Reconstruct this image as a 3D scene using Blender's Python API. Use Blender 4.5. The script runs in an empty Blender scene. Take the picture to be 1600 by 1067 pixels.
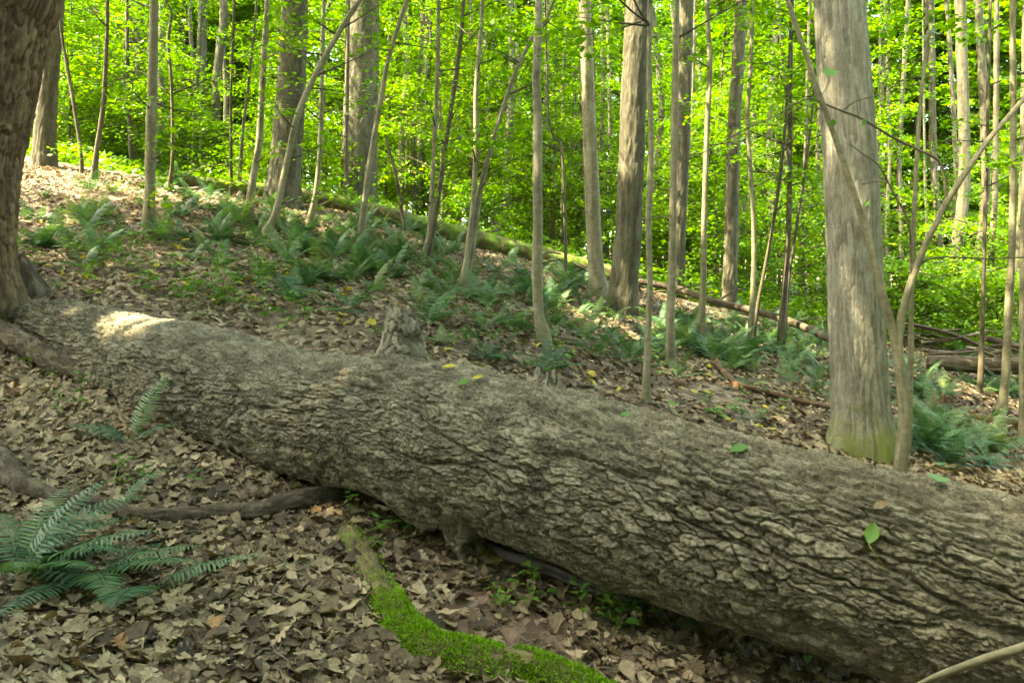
import bpy, math, random
import numpy as np
from mathutils import Vector

# ------------------------------------------------------------------ camera, sky, sun, exposure
EYE = 1.43
PITCH = math.radians(-4.0)
LENS = 26.0
F = 1600 * LENS / 36.0
SUN = np.array([-0.62, -0.12, 1.0]); SUN /= np.linalg.norm(SUN)      # towards the sun
EXPOSURE = 4.45
sc = bpy.context.scene
col = sc.collection
cd = bpy.data.cameras.new("camera"); cam = bpy.data.objects.new("camera", cd); col.objects.link(cam)
cam.location = (0, 0, EYE); cam.rotation_euler = (math.radians(90) + PITCH, 0, 0)
cd.lens = LENS; cd.sensor_width = 36; cd.clip_start = 0.05; cd.clip_end = 2000
sc.camera = cam
world = bpy.data.worlds.new("World"); sc.world = world; world.use_nodes = True
wn = world.node_tree
sky = wn.nodes.new("ShaderNodeTexSky"); sky.sky_type = 'NISHITA'; sky.sun_disc = False
sky.sun_elevation = math.asin(SUN[2]); sky.sun_rotation = math.atan2(SUN[0], SUN[1])
sky.air_density = 1.0; sky.dust_density = 2.0; sky.ozone_density = 1.0
bg = wn.nodes["Background"]; bg.inputs[1].default_value = 0.15
wn.links.new(sky.outputs[0], bg.inputs[0])
sl = bpy.data.lights.new("sun", 'SUN'); so = bpy.data.objects.new("sun", sl); col.objects.link(so)
sl.energy = 2.5; sl.angle = math.radians(0.53); sl.color = (1.0, 0.975, 0.935)
so.rotation_euler = Vector(SUN).to_track_quat('Z', 'Y').to_euler(); so.location = Vector(SUN) * 60
sc.view_settings.view_transform = 'Standard'; sc.view_settings.look = 'None'
sc.view_settings.gamma = 1; sc.view_settings.exposure = EXPOSURE
sc.view_settings.use_white_balance = True; sc.view_settings.white_balance_temperature = 9300; sc.view_settings.white_balance_tint = 3
sc.render.engine = 'CYCLES'
cy = sc.cycles
cy.max_bounces = 6; cy.diffuse_bounces = 4; cy.glossy_bounces = 2; cy.transmission_bounces = 5
cy.transparent_max_bounces = 4; cy.caustics_reflective = False; cy.caustics_refractive = False
cy.sample_clamp_indirect = 4; cy.use_denoising = True
cy.use_adaptive_sampling = True; cy.adaptive_threshold = 0.025
sc.render.use_persistent_data = False

R = np.random.default_rng(7)
random.seed(7)

# ------------------------------------------------------------------ pixel -> place
cp, sp = math.cos(PITCH), math.sin(PITCH)
def dirs(px, py):
    cx = (np.asarray(px, float) - 800) / F; cyy = -(np.asarray(py, float) - 533.5) / F
    return np.stack([cx, cp - cyy * sp, sp + cyy * cp], -1)
def P(px, py, d):
    v = dirs(px, py); return v * (np.asarray(d, float)[..., None] / v[..., 1:2]) + np.array([0, 0, EYE])

# ------------------------------------------------------------------ terrain
CTRL = np.array([  # pixel x, pixel y, distance of ground points
    (730, 882, 3.70), (400, 1060, 2.5), (50, 1060, 2.0), (20, 690, 4.2), (15, 492, 5.8), (233, 368, 9), (440, 318, 12),
    (70, 262, 13), (850, 560, 7), (1010, 622, 5.8), (1048, 578, 7.5), (972, 490, 10.5), (935, 466, 11), (1345, 706, 5.6),
    (1408, 722, 5.4), (1095, 526, 10), (1220, 548, 10.3), (1565, 642, 8.6), (1138, 488, 14), (1500, 530, 19), (722, 452, 9),
    (666, 406, 10.5), (560, 376, 10.7), (390, 330, 10.8), (900, 1060, 2.55), (1300, 1060, 2.75), (1596, 700, 7.0), (400, 420, 7.6),
    (150, 420, 7.2), (600, 540, 5.6), (1250, 640, 6.4), (780, 395, 13.5), (1000, 450, 13.5)])
cpts = P(CTRL[:, 0], CTRL[:, 1], CTRL[:, 2])
def warp_xy(x, y):
    x = np.clip(x, -14, 16) + 0.35 * (x - np.clip(x, -14, 16))
    ye = np.where(y > 14, 14 + (y - 14) * 0.22 + np.maximum(0, y - 30) * 0.22, y)
    return x, ye
_A = np.stack([np.ones(len(cpts)), *warp_xy(cpts[:, 0], cpts[:, 1])], -1)
_coef, *_ = np.linalg.lstsq(_A, cpts[:, 2], rcond=None)
_res = cpts[:, 2] - _A @ _coef
def _ker(ax, ay, bx, by): return np.exp(-((ax[:, None] - bx) ** 2 + (ay[:, None] - by) ** 2) / (2 * 2.6 ** 2))
_K = _ker(cpts[:, 0], cpts[:, 1], cpts[:, 0], cpts[:, 1])
_w = np.linalg.solve(_K + 0.08 * np.eye(len(cpts)), _res)

def _hash(ix, iy, seed):
    h = (ix.astype(np.int64) * 374761393 + iy.astype(np.int64) * 668265263 + seed * 974634541) & 0xFFFFFFFF
    h = ((h ^ (h >> 13)) * 1274126177) & 0xFFFFFFFF
    h = ((h ^ (h >> 16)) * 2246822519) & 0xFFFFFFFF
    return ((h ^ (h >> 15)) & 0xFFFFFF) / float(0xFFFFFF)
def vnoise(x, y, seed=0):
    x = np.asarray(x, float); y = np.asarray(y, float)
    ix = np.floor(x); iy = np.floor(y); fx = x - ix; fy = y - iy
    fx = fx * fx * (3 - 2 * fx); fy = fy * fy * (3 - 2 * fy)
    a = _hash(ix, iy, seed); b = _hash(ix + 1, iy, seed); c = _hash(ix, iy + 1, seed); d = _hash(ix + 1, iy + 1, seed)
    return (a * (1 - fx) + b * fx) * (1 - fy) + (c * (1 - fx) + d * fx) * fy
def fbm(x, y, seed=0, o=4):
    s = 0; a = 0.5
    for k in range(o):
        s = s + a * (vnoise(x, y, seed + 11 * k) - 0.5); x = x * 2.03; y = y * 2.03; a *= 0.5
    return s
def worley(u, v, seed=0, jit=0.9):
    iu = np.floor(u); iv = np.floor(v)
    f1 = np.full(u.shape, 9.0); f2 = np.full(u.shape, 9.0); cid = np.zeros(u.shape); dv = np.zeros(u.shape); du = np.zeros(u.shape)
    for a in (-1, 0, 1):
        for b in (-1, 0, 1):
            cu = iu + a; cv = iv + b
            x = cu + 0.5 + jit * (_hash(cu, cv, seed) - 0.5); y = cv + 0.5 + jit * (_hash(cu, cv, seed + 5) - 0.5)
            d = np.hypot(u - x, v - y); closer = d < f1
            f2 = np.where(closer, f1, np.minimum(f2, d))
            cid = np.where(closer, _hash(cu, cv, seed + 9), cid); dv = np.where(closer, v - y, dv); du = np.where(closer, u - x, du)
            f1 = np.where(closer, d, f1)
    return f1, f2, cid, du, dv
def sstep(a, b, x):
    t = np.clip((x - a) / (b - a), 0, 1); return t * t * (3 - 2 * t)

def gz(x, y):
    x = np.atleast_1d(np.asarray(x, float)).ravel(); y = np.atleast_1d(np.asarray(y, float)).ravel()
    xw, yw = warp_xy(x, y)
    out = np.empty(len(x))
    for k in range(0, len(x), 50000):
        s = slice(k, k + 50000)
        out[s] = _coef[0] + _coef[1] * xw[s] + _coef[2] * yw[s] + _ker(x[s], y[s], cpts[:, 0], cpts[:, 1]) @ _w
    return out + 0.10 * fbm(x * 0.9, y * 0.9, 3, 3) + 0.03 * fbm(x * 5, y * 5, 8, 2)
def gz1(x, y): return float(gz([x], [y])[0])
def G(px, py):
    """where the sight line through these pixels meets the ground"""
    px = np.atleast_1d(np.asarray(px, float)); py = np.atleast_1d(np.asarray(py, float))
    v = dirs(px, py); hit = np.full(len(px), np.nan); prev = None
    o = np.array([0, 0, EYE]); t = 1.2
    done = np.zeros(len(px), bool)
    while t < 45:
        q = o + v * t; below = q[:, 2] < gz(q[:, 0], q[:, 1])
        new = below & ~done; hit[new] = t; done |= below
        if done.all(): break
        t += 0.04 if t < 8 else 0.12
    hit = np.where(np.isnan(hit), 20, hit)
    q = o + v * hit[:, None]; q[:, 2] = gz(q[:, 0], q[:, 1])
    return q

# ------------------------------------------------------------------ mesh helpers
def mesh_np(name, V, faces, attrs=None, smooth=True, mats=()):
    """faces: list of (n,k) index arrays"""
    me = bpy.data.meshes.new(name)
    V = np.asarray(V, np.float32)
    faces = [np.asarray(f, np.int32) for f in (faces if isinstance(faces, list) else [faces]) if len(f)]
    loops = np.concatenate([f.ravel() for f in faces]); tot = np.concatenate([np.full(len(f), f.shape[1], np.int32) for f in faces])
    st = np.concatenate([[0], np.cumsum(tot)[:-1]]).astype(np.int32)
    me.vertices.add(len(V)); me.vertices.foreach_set('co', V.ravel())
    me.loops.add(len(loops)); me.loops.foreach_set('vertex_index', loops)
    me.polygons.add(len(tot)); me.polygons.foreach_set('loop_start', st)
    try: me.polygons.foreach_set('loop_total', tot)
    except Exception: pass
    me.update(calc_edges=True)
    if smooth: me.polygons.foreach_set('use_smooth', np.ones(len(tot), bool))
    for k, (dom, val) in (attrs or {}).items():
        a = me.attributes.new(k, 'FLOAT', dom); a.data.foreach_set('value', np.asarray(val, np.float32))
    for m in mats: me.materials.append(m)
    return me
def link(name, me, parent=None, loc=None):
    o = bpy.data.objects.new(name, me); col.objects.link(o)
    if parent is not None: o.parent = parent
    if loc is not None: o.location = loc
    return o
def empty(name, loc): return link(name, None, None, loc)
def tag(o, label=None, cat=None, group=None, kind=None):
    for k, v in (('label', label), ('category', cat), ('group', group), ('kind', kind)):
        if v: o[k] = v
    return o

def catmull(pts, rad, step):
    pts = np.asarray(pts, float); rad = np.asarray(rad, float); n = len(pts)
    Q = np.vstack([2 * pts[0] - pts[1], pts, 2 * pts[-1] - pts[-2]])
    op, orr = [], []
    for i in range(n - 1):
        p0, p1, p2, p3 = Q[i:i + 4]; m = max(1, int(np.linalg.norm(p2 - p1) / step))
        t = np.linspace(0, 1, m, endpoint=False)[:, None]
        op.append(0.5 * (2 * p1 + (p2 - p0) * t + (2 * p0 - 5 * p1 + 4 * p2 - p3) * t ** 2 + (3 * p1 - p0 - 3 * p2 + p3) * t ** 3))
        tt = t[:, 0]; tt = tt * tt * (3 - 2 * tt); orr.append(rad[i] * (1 - tt) + rad[i + 1] * tt)
    op.append(pts[-1:]); orr.append(rad[-1:])
    return np.vstack(op), np.concatenate(orr)
def frames(C):
    T = np.gradient(C, axis=0); T /= np.linalg.norm(T, axis=1, keepdims=True)
    ref = np.array([0.0, -1.0, 0.02]) if abs(T[:, 1].mean()) < 0.8 else np.array([1.0, 0, 0.02])
    A = ref - (T @ ref)[:, None] * T; A /= np.linalg.norm(A, axis=1, keepdims=True)
    return T, A, np.cross(T, A)
def tube(C, r, nseg, disp=None, phi=None, cap=True):
    """surface round a path; disp(s, phi, r) -> offset, per-vertex tint"""
    T, A, B = frames(C); n = len(C)
    s = np.concatenate([[0], np.cumsum(np.linalg.norm(np.diff(C, axis=0), axis=1))])
    ph = np.linspace(0, 2 * math.pi, nseg, endpoint=False) if phi is None else phi
    m = len(ph); S, PH = np.meshgrid(s, ph, indexing='ij'); RR = np.repeat(r[:, None], m, 1)
    tint = np.zeros(S.shape)
    if disp is not None: off, tint = disp(S, PH, RR); RR = RR + off
    V = C[:, None] + RR[..., None] * (np.cos(PH)[..., None] * A[:, None] + np.sin(PH)[..., None] * B[:, None])
    V = V.reshape(-1, 3); i = np.arange(n - 1)[:, None] * m; j = np.arange(m)[None]; j2 = (j + 1) % m
    Fq = np.stack([i + j, i + j2, i + m + j2, i + m + j], -1).reshape(-1, 4)
    faces = [Fq]; tint = tint.ravel()
    if cap:
        c0, c1 = len(V), len(V) + 1; V = np.vstack([V, C[0], C[-1]]); tint = np.append(tint, [tint[0], tint[-1]])
        jj = np.arange(m); k = (jj + 1) % m; b = (n - 1) * m
        faces.append(np.stack([k, jj, np.full(m, c0)], -1)); faces.append(np.stack([b + jj, b + k, np.full(m, c1)], -1))
    return V, faces, tint
def merge(parts):
    """parts: list of (V, [faces], tint) -> one"""
    V, Fs, tt, o = [], {}, [], 0
    for v, fs, t in parts:
        V.append(v); tt.append(t)
        for f in fs: Fs.setdefault(f.shape[1], []).append(f + o)
        o += len(v)
    return np.vstack(V), [np.vstack(f) for f in Fs.values()], np.concatenate(tt)
def tube_mesh(name, pts, rad, nseg, step, mat, disp=None, origin=None):
    C, r = catmull(pts, rad, step)
    V, Fs, t = tube(C, r, nseg, disp)
    if origin is not None: V = V - np.asarray(origin)
    return mesh_np(name, V, Fs, {'tint': ('POINT', t)}, True, [mat])

# bark relief, in metres
def seam(PH): return np.minimum(PH, 2 * math.pi - PH)   # mirror so that the seam closes
def disp_smooth(a=0.004, seed=1):
    def f(S, PH, RR):
        v = np.cos(PH) * 1.3; w = np.sin(PH) * 1.3
        return a * 4 * (fbm(S * 3 + v, w + seed, seed, 3)) + a * fbm(S * 30, v * 6 + w * 5, seed + 3, 2), vnoise(S * 6, v * 3, seed)
    return f
def disp_ridge(lu, lv, amp, seed, flare=0.0):
    def f(S, PH, RR):
        rb = float(np.median(RR)); v = PH * rb; vs = round(2 * math.pi * rb / lv)
        vv = PH / (2 * math.pi) * vs
        wu = S / lu + 0.9 * fbm(S * 3, vv * 0.35, seed, 3); wv = vv + 1.1 * fbm(S * 4.5, vv * 0.45, seed + 3, 3)
        # wrap cells around
        f1, f2, cid, du, dv = worley(wu, wv, seed)
        crack = sstep(0.0, 0.22, f2 - f1)
        h = amp * (crack * (0.65 + 0.7 * cid) - 0.6) + amp * 0.9 * fbm(S * 24, vv * 1.4, seed + 7, 3)
        if flare:
            base = np.exp(-S / 0.22); h = h + base * flare * (0.5 + 0.5 * np.cos(PH * 5 + 1.3 + seed) + 0.3 * np.cos(PH * 3 + seed))
        e = sstep(0, 0.25, np.minimum(PH, 2 * math.pi - PH)); h = h * (0.3 + 0.7 * e)
        return h, cid
    return f

# ------------------------------------------------------------------ materials
def mat(name):
    m = bpy.data.materials.new(name); m.use_nodes = True; nt = m.node_tree
    b = nt.nodes["Principled BSDF"]; b.inputs["Roughness"].default_value = 0.85
    b.inputs["Specular IOR Level"].default_value = 0.25
    return m, nt, b
def N(nt, t, **kw):
    n = nt.nodes.new(t)
    for k, v in kw.items():
        if k.startswith('i_'): n.inputs[k[2:].replace('_', ' ')].default_value = v
        else: setattr(n, k, v)
    return n
def ramp(nt, fac, stops, interp='LINEAR'):
    r = N(nt, "ShaderNodeValToRGB"); r.color_ramp.interpolation = interp; els = r.color_ramp.elements
    while len(els) < len(stops): els.new(0.5)
    for e, (p, c) in zip(els, stops): e.position = p; e.color = (*c, 1)
    nt.links.new(fac, r.inputs[0]); return r.outputs[0]
def mixc(nt, fac, a, b, mode='MIX'):
    m = N(nt, "ShaderNodeMix", data_type='RGBA', blend_type=mode)
    for sock, v in ((m.inputs[0], fac), (m.inputs[6], a), (m.inputs[7], b)):
        if isinstance(v, (int, float)): sock.default_value = v
        elif isinstance(v, tuple): sock.default_value = (*v, 1)
        else: nt.links.new(v, sock)
    return m.outputs[2]
def mth(nt, op, a, b=0.0, clamp=False):
    m = N(nt, "ShaderNodeMath", operation=op, use_clamp=clamp)
    for sock, v in zip(m.inputs, (a, b)):
        if isinstance(v, (int, float)): sock.default_value = v
        else: nt.links.new(v, sock)
    return m.outputs[0]
def noise(nt, vec, scale, detail=4, rough=0.55, dist=0.0):
    n = N(nt, "ShaderNodeTexNoise"); n.inputs["Scale"].default_value = scale; n.inputs["Detail"].default_value = detail
    n.inputs["Roughness"].default_value = rough; n.inputs["Distortion"].default_value = dist
    if vec is not None: nt.links.new(vec, n.inputs["Vector"])
    return n.outputs["Fac"]
def objco(nt, scale=(1, 1, 1)):
    t = N(nt, "ShaderNodeTexCoord"); mp = N(nt, "ShaderNodeMapping"); mp.inputs["Scale"].default_value = scale
    nt.links.new(t.outputs["Object"], mp.inputs[0]); return mp.outputs[0]
def attr(nt, name):
    a = N(nt, "ShaderNodeAttribute"); a.attribute_name = name; return a.outputs["Fac"]
def bump(nt, b, h, strength, dist):
    n = N(nt, "ShaderNodeBump"); n.inputs["Strength"].default_value = strength; n.inputs["Distance"].default_value = dist
    nt.links.new(h, n.inputs["Height"]); nt.links.new(n.outputs[0], b.inputs["Normal"])

def bark_mat(name, dark, mid, light, lichen=None, lich=0.55, grain=(30, 30, 30), bs=0.6, bd=0.006, moss=None, mossz=None):
    m, nt, b = mat(name); co = objco(nt); tint = attr(nt, 'tint')
    n1 = noise(nt, co, 9, 6, 0.65); n2 = noise(nt, objco(nt, grain), 1.0, 5, 0.7)
    f = mth(nt, 'ADD', mth(nt, 'MULTIPLY', n1, 0.45), mth(nt, 'ADD', mth(nt, 'MULTIPLY', n2, 0.5), mth(nt, 'MULTIPLY', tint, 0.22)))
    c = ramp(nt, f, [(0.38, dark), (0.56, mid), (0.76, light)])
    if lichen:
        n3 = noise(nt, co, 3.2, 8, 0.72, 0.6); c = mixc(nt, ramp(nt, n3, [(lich, (0, 0, 0)), (lich + 0.13, (1, 1, 1))]), c, lichen)
    if moss:
        t = N(nt, "ShaderNodeTexCoord"); sx = N(nt, "ShaderNodeSeparateXYZ"); nt.links.new(t.outputs["Object"], sx.inputs[0])
        k = mth(nt, 'ADD', mth(nt, 'MULTIPLY', mth(nt, 'SUBTRACT', mossz, sx.outputs[2]), 2.2), mth(nt, 'MULTIPLY', mth(nt, 'SUBTRACT', noise(nt, co, 5, 6, 0.7), 0.5), 2.6), True)
        c = mixc(nt, k, c, moss)
    nt.links.new(c, b.inputs["Base Color"])
    bump(nt, b, mth(nt, 'ADD', n2, mth(nt, 'MULTIPLY', noise(nt, co, 55, 4, 0.7), 0.5)), bs, bd)
    b.inputs["Roughness"].default_value = 0.9
    return m
def leaf_mat(name, stops, trans=0.45, rough=0.5, wrap=False, spread=0.25, tcol=None):
    m, nt, b = mat(name); b.inputs["Roughness"].default_value = rough; b.inputs["Specular IOR Level"].default_value = 0.35
    oi = N(nt, "ShaderNodeObjectInfo"); rnd = attr(nt, 'rnd')
    if wrap: f = mth(nt, 'MAXIMUM', rnd, mth(nt, 'MULTIPLY', oi.outputs["Random"], mth(nt, 'LESS_THAN', rnd, 0.00001)))
    else: f = mth(nt, 'ADD', mth(nt, 'MULTIPLY', rnd, 1 - spread), mth(nt, 'MULTIPLY', oi.outputs["Random"], spread))
    c = ramp(nt, f, stops)
    if wrap:
        co = objco(nt); tc = N(nt, "ShaderNodeNewGeometry").outputs["Position"]; nn = noise(nt, tc, 60, 5, 0.7); c = mixc(nt, 1.0, c, ramp(nt, nn, [(0.3, (0.45, 0.42, 0.40)), (0.52, (0.95, 0.95, 0.95)), (0.7, (1.15, 1.12, 1.05))]), 'MULTIPLY')
        bump(nt, b, noise(nt, tc, 130, 3, 0.6), 0.5, 0.004)
    nt.links.new(c, b.inputs["Base Color"])
    if trans:
        t = N(nt, "ShaderNodeBsdfTranslucent"); mx = N(nt, "ShaderNodeMixShader"); mx.inputs[0].default_value = trans
        nt.links.new(mixc(nt, 1.0, c, tcol or (1.0, 1.0, 0.5), 'MULTIPLY'), t.inputs[0])
        out = nt.nodes["Material Output"]; nt.links.new(b.outputs[0], mx.inputs[1]); nt.links.new(t.outputs[0], mx.inputs[2]); nt.links.new(mx.outputs[0], out.inputs[0])
    return m
M = {}
M['log'] = bark_mat('log_bark', (0.018, 0.015, 0.008), (0.100, 0.087, 0.053), (0.265, 0.238, 0.158), (0.165, 0.162, 0.102), 0.58, (70, 70, 70), 1.0, 0.014)
M['left'] = bark_mat('furrowed_bark', (0.022, 0.013, 0.006), (0.075, 0.048, 0.023), (0.16, 0.108, 0.056), (0.09, 0.078, 0.03), 0.64, (90, 90, 14), 0.7, 0.006, (0.10, 0.11, 0.02), 0.05)
M['big'] = bark_mat('pale_ridged_bark', (0.075, 0.067, 0.043), (0.155, 0.142, 0.098), (0.26, 0.24, 0.175), (0.165, 0.165, 0.105), 0.56, (150, 150, 28), 0.9, 0.006, (0.13, 0.155, 0.02), 0.36)
M['oak'] = bark_mat('grey_trunk_bark', (0.03, 0.026, 0.014), (0.07, 0.062, 0.036), (0.125, 0.113, 0.07), (0.08, 0.083, 0.04), 0.57, (60, 60, 9), 1.0, 0.014)
M['sapling'] = bark_mat('smooth_sapling_bark', (0.065, 0.055, 0.028), (0.135, 0.118, 0.066), (0.225, 0.20, 0.125), (0.11, 0.115, 0.05), 0.53, (16, 16, 34), 0.5, 0.003)
M['dark'] = bark_mat('dark_sapling_bark', (0.03, 0.024, 0.014), (0.062, 0.051, 0.029), (0.11, 0.092, 0.055), (0.075, 0.08, 0.036), 0.6, (20, 20, 40), 0.4, 0.003)
M['dead'] = bark_mat('dead_wood', (0.02, 0.014, 0.008), (0.06, 0.044, 0.026), (0.135, 0.105, 0.066), (0.06, 0.06, 0.022), 0.62, (50, 50, 50), 1.0, 0.010)
M['grey_dead'] = bark_mat('weathered_wood', (0.05, 0.04, 0.028), (0.15, 0.122, 0.085), (0.28, 0.235, 0.17), (0.14, 0.13, 0.07), 0.6, (60, 60, 10), 1.0, 0.012)
M['slick'] = bark_mat('smooth_dark_branch', (0.035, 0.03, 0.03), (0.06, 0.052, 0.05), (0.10, 0.088, 0.08), (0.13, 0.11, 0.08), 0.68, (20, 20, 20), 0.3, 0.002)
M['rot'] = bark_mat('red_rotten_wood', (0.035, 0.02, 0.01), (0.09, 0.05, 0.026), (0.16, 0.095, 0.05), None, 0.6, (40, 40, 20), 0.8, 0.008)
M['stub'] = bark_mat('dark_stub_bark', (0.018, 0.012, 0.006), (0.055, 0.04, 0.02), (0.125, 0.098, 0.055), None, 0.6, (50, 50, 30), 1.0, 0.012)
M['ridge'] = bark_mat('ridge_log_moss', (0.03, 0.022, 0.012), (0.07, 0.055, 0.022), (0.12, 0.10, 0.04), (0.085, 0.15, 0.012), 0.46, (20, 20, 20), 1.0, 0.02)
M['mossy_log'] = bark_mat('mossy_wood', (0.04, 0.03, 0.015), (0.09, 0.07, 0.028), (0.15, 0.125, 0.05), (0.07, 0.12, 0.01), 0.52, (30, 30, 30), 0.8, 0.008)
G1 = [(0.0, (0.034, 0.108, 0.006)), (0.35, (0.068, 0.175, 0.008)), (0.75, (0.125, 0.255, 0.011)), (0.93, (0.205, 0.33, 0.018)), (1.0, (0.31, 0.36, 0.025))]
M['leaf'] = leaf_mat('understory_leaf', G1, 0.54, 0.5)
M['canopy'] = leaf_mat('canopy_leaf', G1, 0.45, 0.5)
M['fern'] = leaf_mat('fern_green', [(0, (0.02, 0.056, 0.026)), (0.4, (0.044, 0.112, 0.05)), (0.72, (0.085, 0.165, 0.068)), (1, (0.21, 0.225, 0.06))], 0.35, 0.5, False, 0.5, (0.8, 1, 0.4))
M['herb'] = leaf_mat('herb_green', [(0, (0.03, 0.10, 0.015)), (0.6, (0.07, 0.18, 0.02)), (1, (0.14, 0.24, 0.03))], 0.35, 0.45, False, 0.5)
M['litter'] = leaf_mat('dead_leaf', [(0, (0.022, 0.015, 0.008)), (0.25, (0.08, 0.055, 0.028)), (0.5, (0.17, 0.125, 0.067)), (0.78, (0.34, 0.27, 0.155)), (0.93, (0.25, 0.19, 0.105)), (0.965, (0.17, 0.095, 0.04)), (1.0, (0.27, 0.15, 0.05))], 0.15, 0.75, True, 0, (1, 0.8, 0.5))
M['yellow'] = leaf_mat('yellow_leaf', [(0, (0.45, 0.33, 0.03)), (1, (0.38, 0.36, 0.05))], 0.3, 0.6, True)
M['moss'] = leaf_mat('moss_green', [(0, (0.055, 0.125, 0.004)), (0.5, (0.12, 0.26, 0.006)), (1, (0.22, 0.38, 0.012))], 0.3, 0.7)
# forest floor
m, nt, b = mat('forest_floor'); co = objco(nt)
v = N(nt, "ShaderNodeTexVoronoi"); v.inputs["Scale"].default_value = 17; nt.links.new(co, v.inputs["Vector"])
sx = N(nt, "ShaderNodeSeparateColor"); nt.links.new(v.outputs["Color"], sx.inputs[0])
c = ramp(nt, sx.outputs[0], [(0, (0.06, 0.038, 0.022)), (0.4, (0.14, 0.09, 0.055)), (0.75, (0.24, 0.165, 0.105)), (1, (0.33, 0.245, 0.165))])
c = mixc(nt, ramp(nt, noise(nt, co, 1.3, 6, 0.7), [(0.35, (0, 0, 0)), (0.6, (1, 1, 1))]), c, mixc(nt, 0.6, c, (0.055, 0.038, 0.022)))
c = mixc(nt, ramp(nt, noise(nt, co, 2.1, 8, 0.75, 0.5), [(0.56, (0, 0, 0)), (0.68, (0.75, 0.75, 0.75))]), c, (0.045, 0.08, 0.018))
nt.links.new(c, b.inputs["Base Color"])
bump(nt, b, mth(nt, 'ADD', v.outputs["Distance"], noise(nt, co, 40, 4, 0.7)), 0.8, 0.03); b.inputs["Roughness"].default_value = 0.95
M['ground'] = m

# ------------------------------------------------------------------ ground
def axis_x():
    a = np.concatenate([np.arange(-90, -20, 4), np.arange(-20, -6, 0.4), np.arange(-6, 6, 0.06), np.arange(6, 20, 0.4), np.arange(20, 94, 4)]); return a
def axis_y():
    return np.concatenate([np.arange(-8, 1, 0.5), np.arange(1, 8, 0.06), np.arange(8, 20, 0.2), np.arange(20, 50, 1.0), np.arange(50, 160, 6)])
gx, gy = np.meshgrid(axis_x(), axis_y(), indexing='ij')
H = gz(gx.ravel(), gy.ravel())
nx, ny = gx.shape
ii = np.arange(nx - 1)[:, None] * ny; jj = np.arange(ny - 1)[None]
gq = np.stack([ii + jj, ii + ny + jj, ii + ny + jj + 1, ii + jj + 1], -1).reshape(-1, 4)
tag(link('ground', mesh_np('ground', np.stack([gx.ravel(), gy.ravel(), H], -1), gq, None, True, [M['ground']])), kind='structure')

# ------------------------------------------------------------------ leaf clouds
def leaf_quads(pos, size, tilt, rng, width=0.62, droop=0.0):
    n = len(pos); size = np.broadcast_to(size, (n,))
    az = rng.uniform(0, 2 * math.pi, n); th = np.abs(rng.normal(0, tilt, n))
    nrm = np.stack([np.sin(th) * np.cos(az), np.sin(th) * np.sin(az), np.cos(th)], -1)
    yaw = rng.uniform(0, 2 * math.pi, n); d = np.stack([np.cos(yaw), np.sin(yaw), np.full(n, -droop)], -1)
    d -= (d * nrm).sum(1, keepdims=True) * nrm; d /= np.linalg.norm(d, axis=1, keepdims=True)
    s = np.cross(nrm, d); L = size[:, None]; W = L * width / 2
    a = pos - d * L * 0.5; c = pos + d * L * 0.5; mdl = pos - d * L * 0.05 - nrm * L * 0.06
    up = nrm * L * 0.05
    V = np.stack([a, mdl + s * W + up, c, mdl - s * W + up], 1).reshape(-1, 3)
    return V, np.arange(4 * n).reshape(-1, 4)
def spray_positions(center, out, rng, n, length=0.8, width=0.45, thick=0.05):
    """leaves lying in a flat drooping fan"""
    t = rng.uniform(0, 1, n) ** 0.8; w = width * (0.35 + 0.65 * np.sin(np.pi * np.clip(t, 0.05, 0.98)))
    lat = rng.uniform(-1, 1, n) * w; o = out / (np.linalg.norm(out) + 1e-9); side = np.array([-o[1], o[0], 0.0])
    p = center + np.outer((t - 0.4) * length, o) + np.outer(lat, side)
    p[:, 2] += rng.normal(0, thick, n) - 0.25 * length * t ** 2 - 0.12 * np.abs(lat)
    return p

def keep_gaps(p, gaps):
    """leaf positions that leave the listed sun flecks open"""
    ok = np.ones(len(p), bool)
    for g, rad in gaps:
        r = p - g; al = r @ SUN; d = np.linalg.norm(r - np.outer(al, SUN), axis=1); ok &= ~((d < rad) & (al > 0))
    return ok

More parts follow.
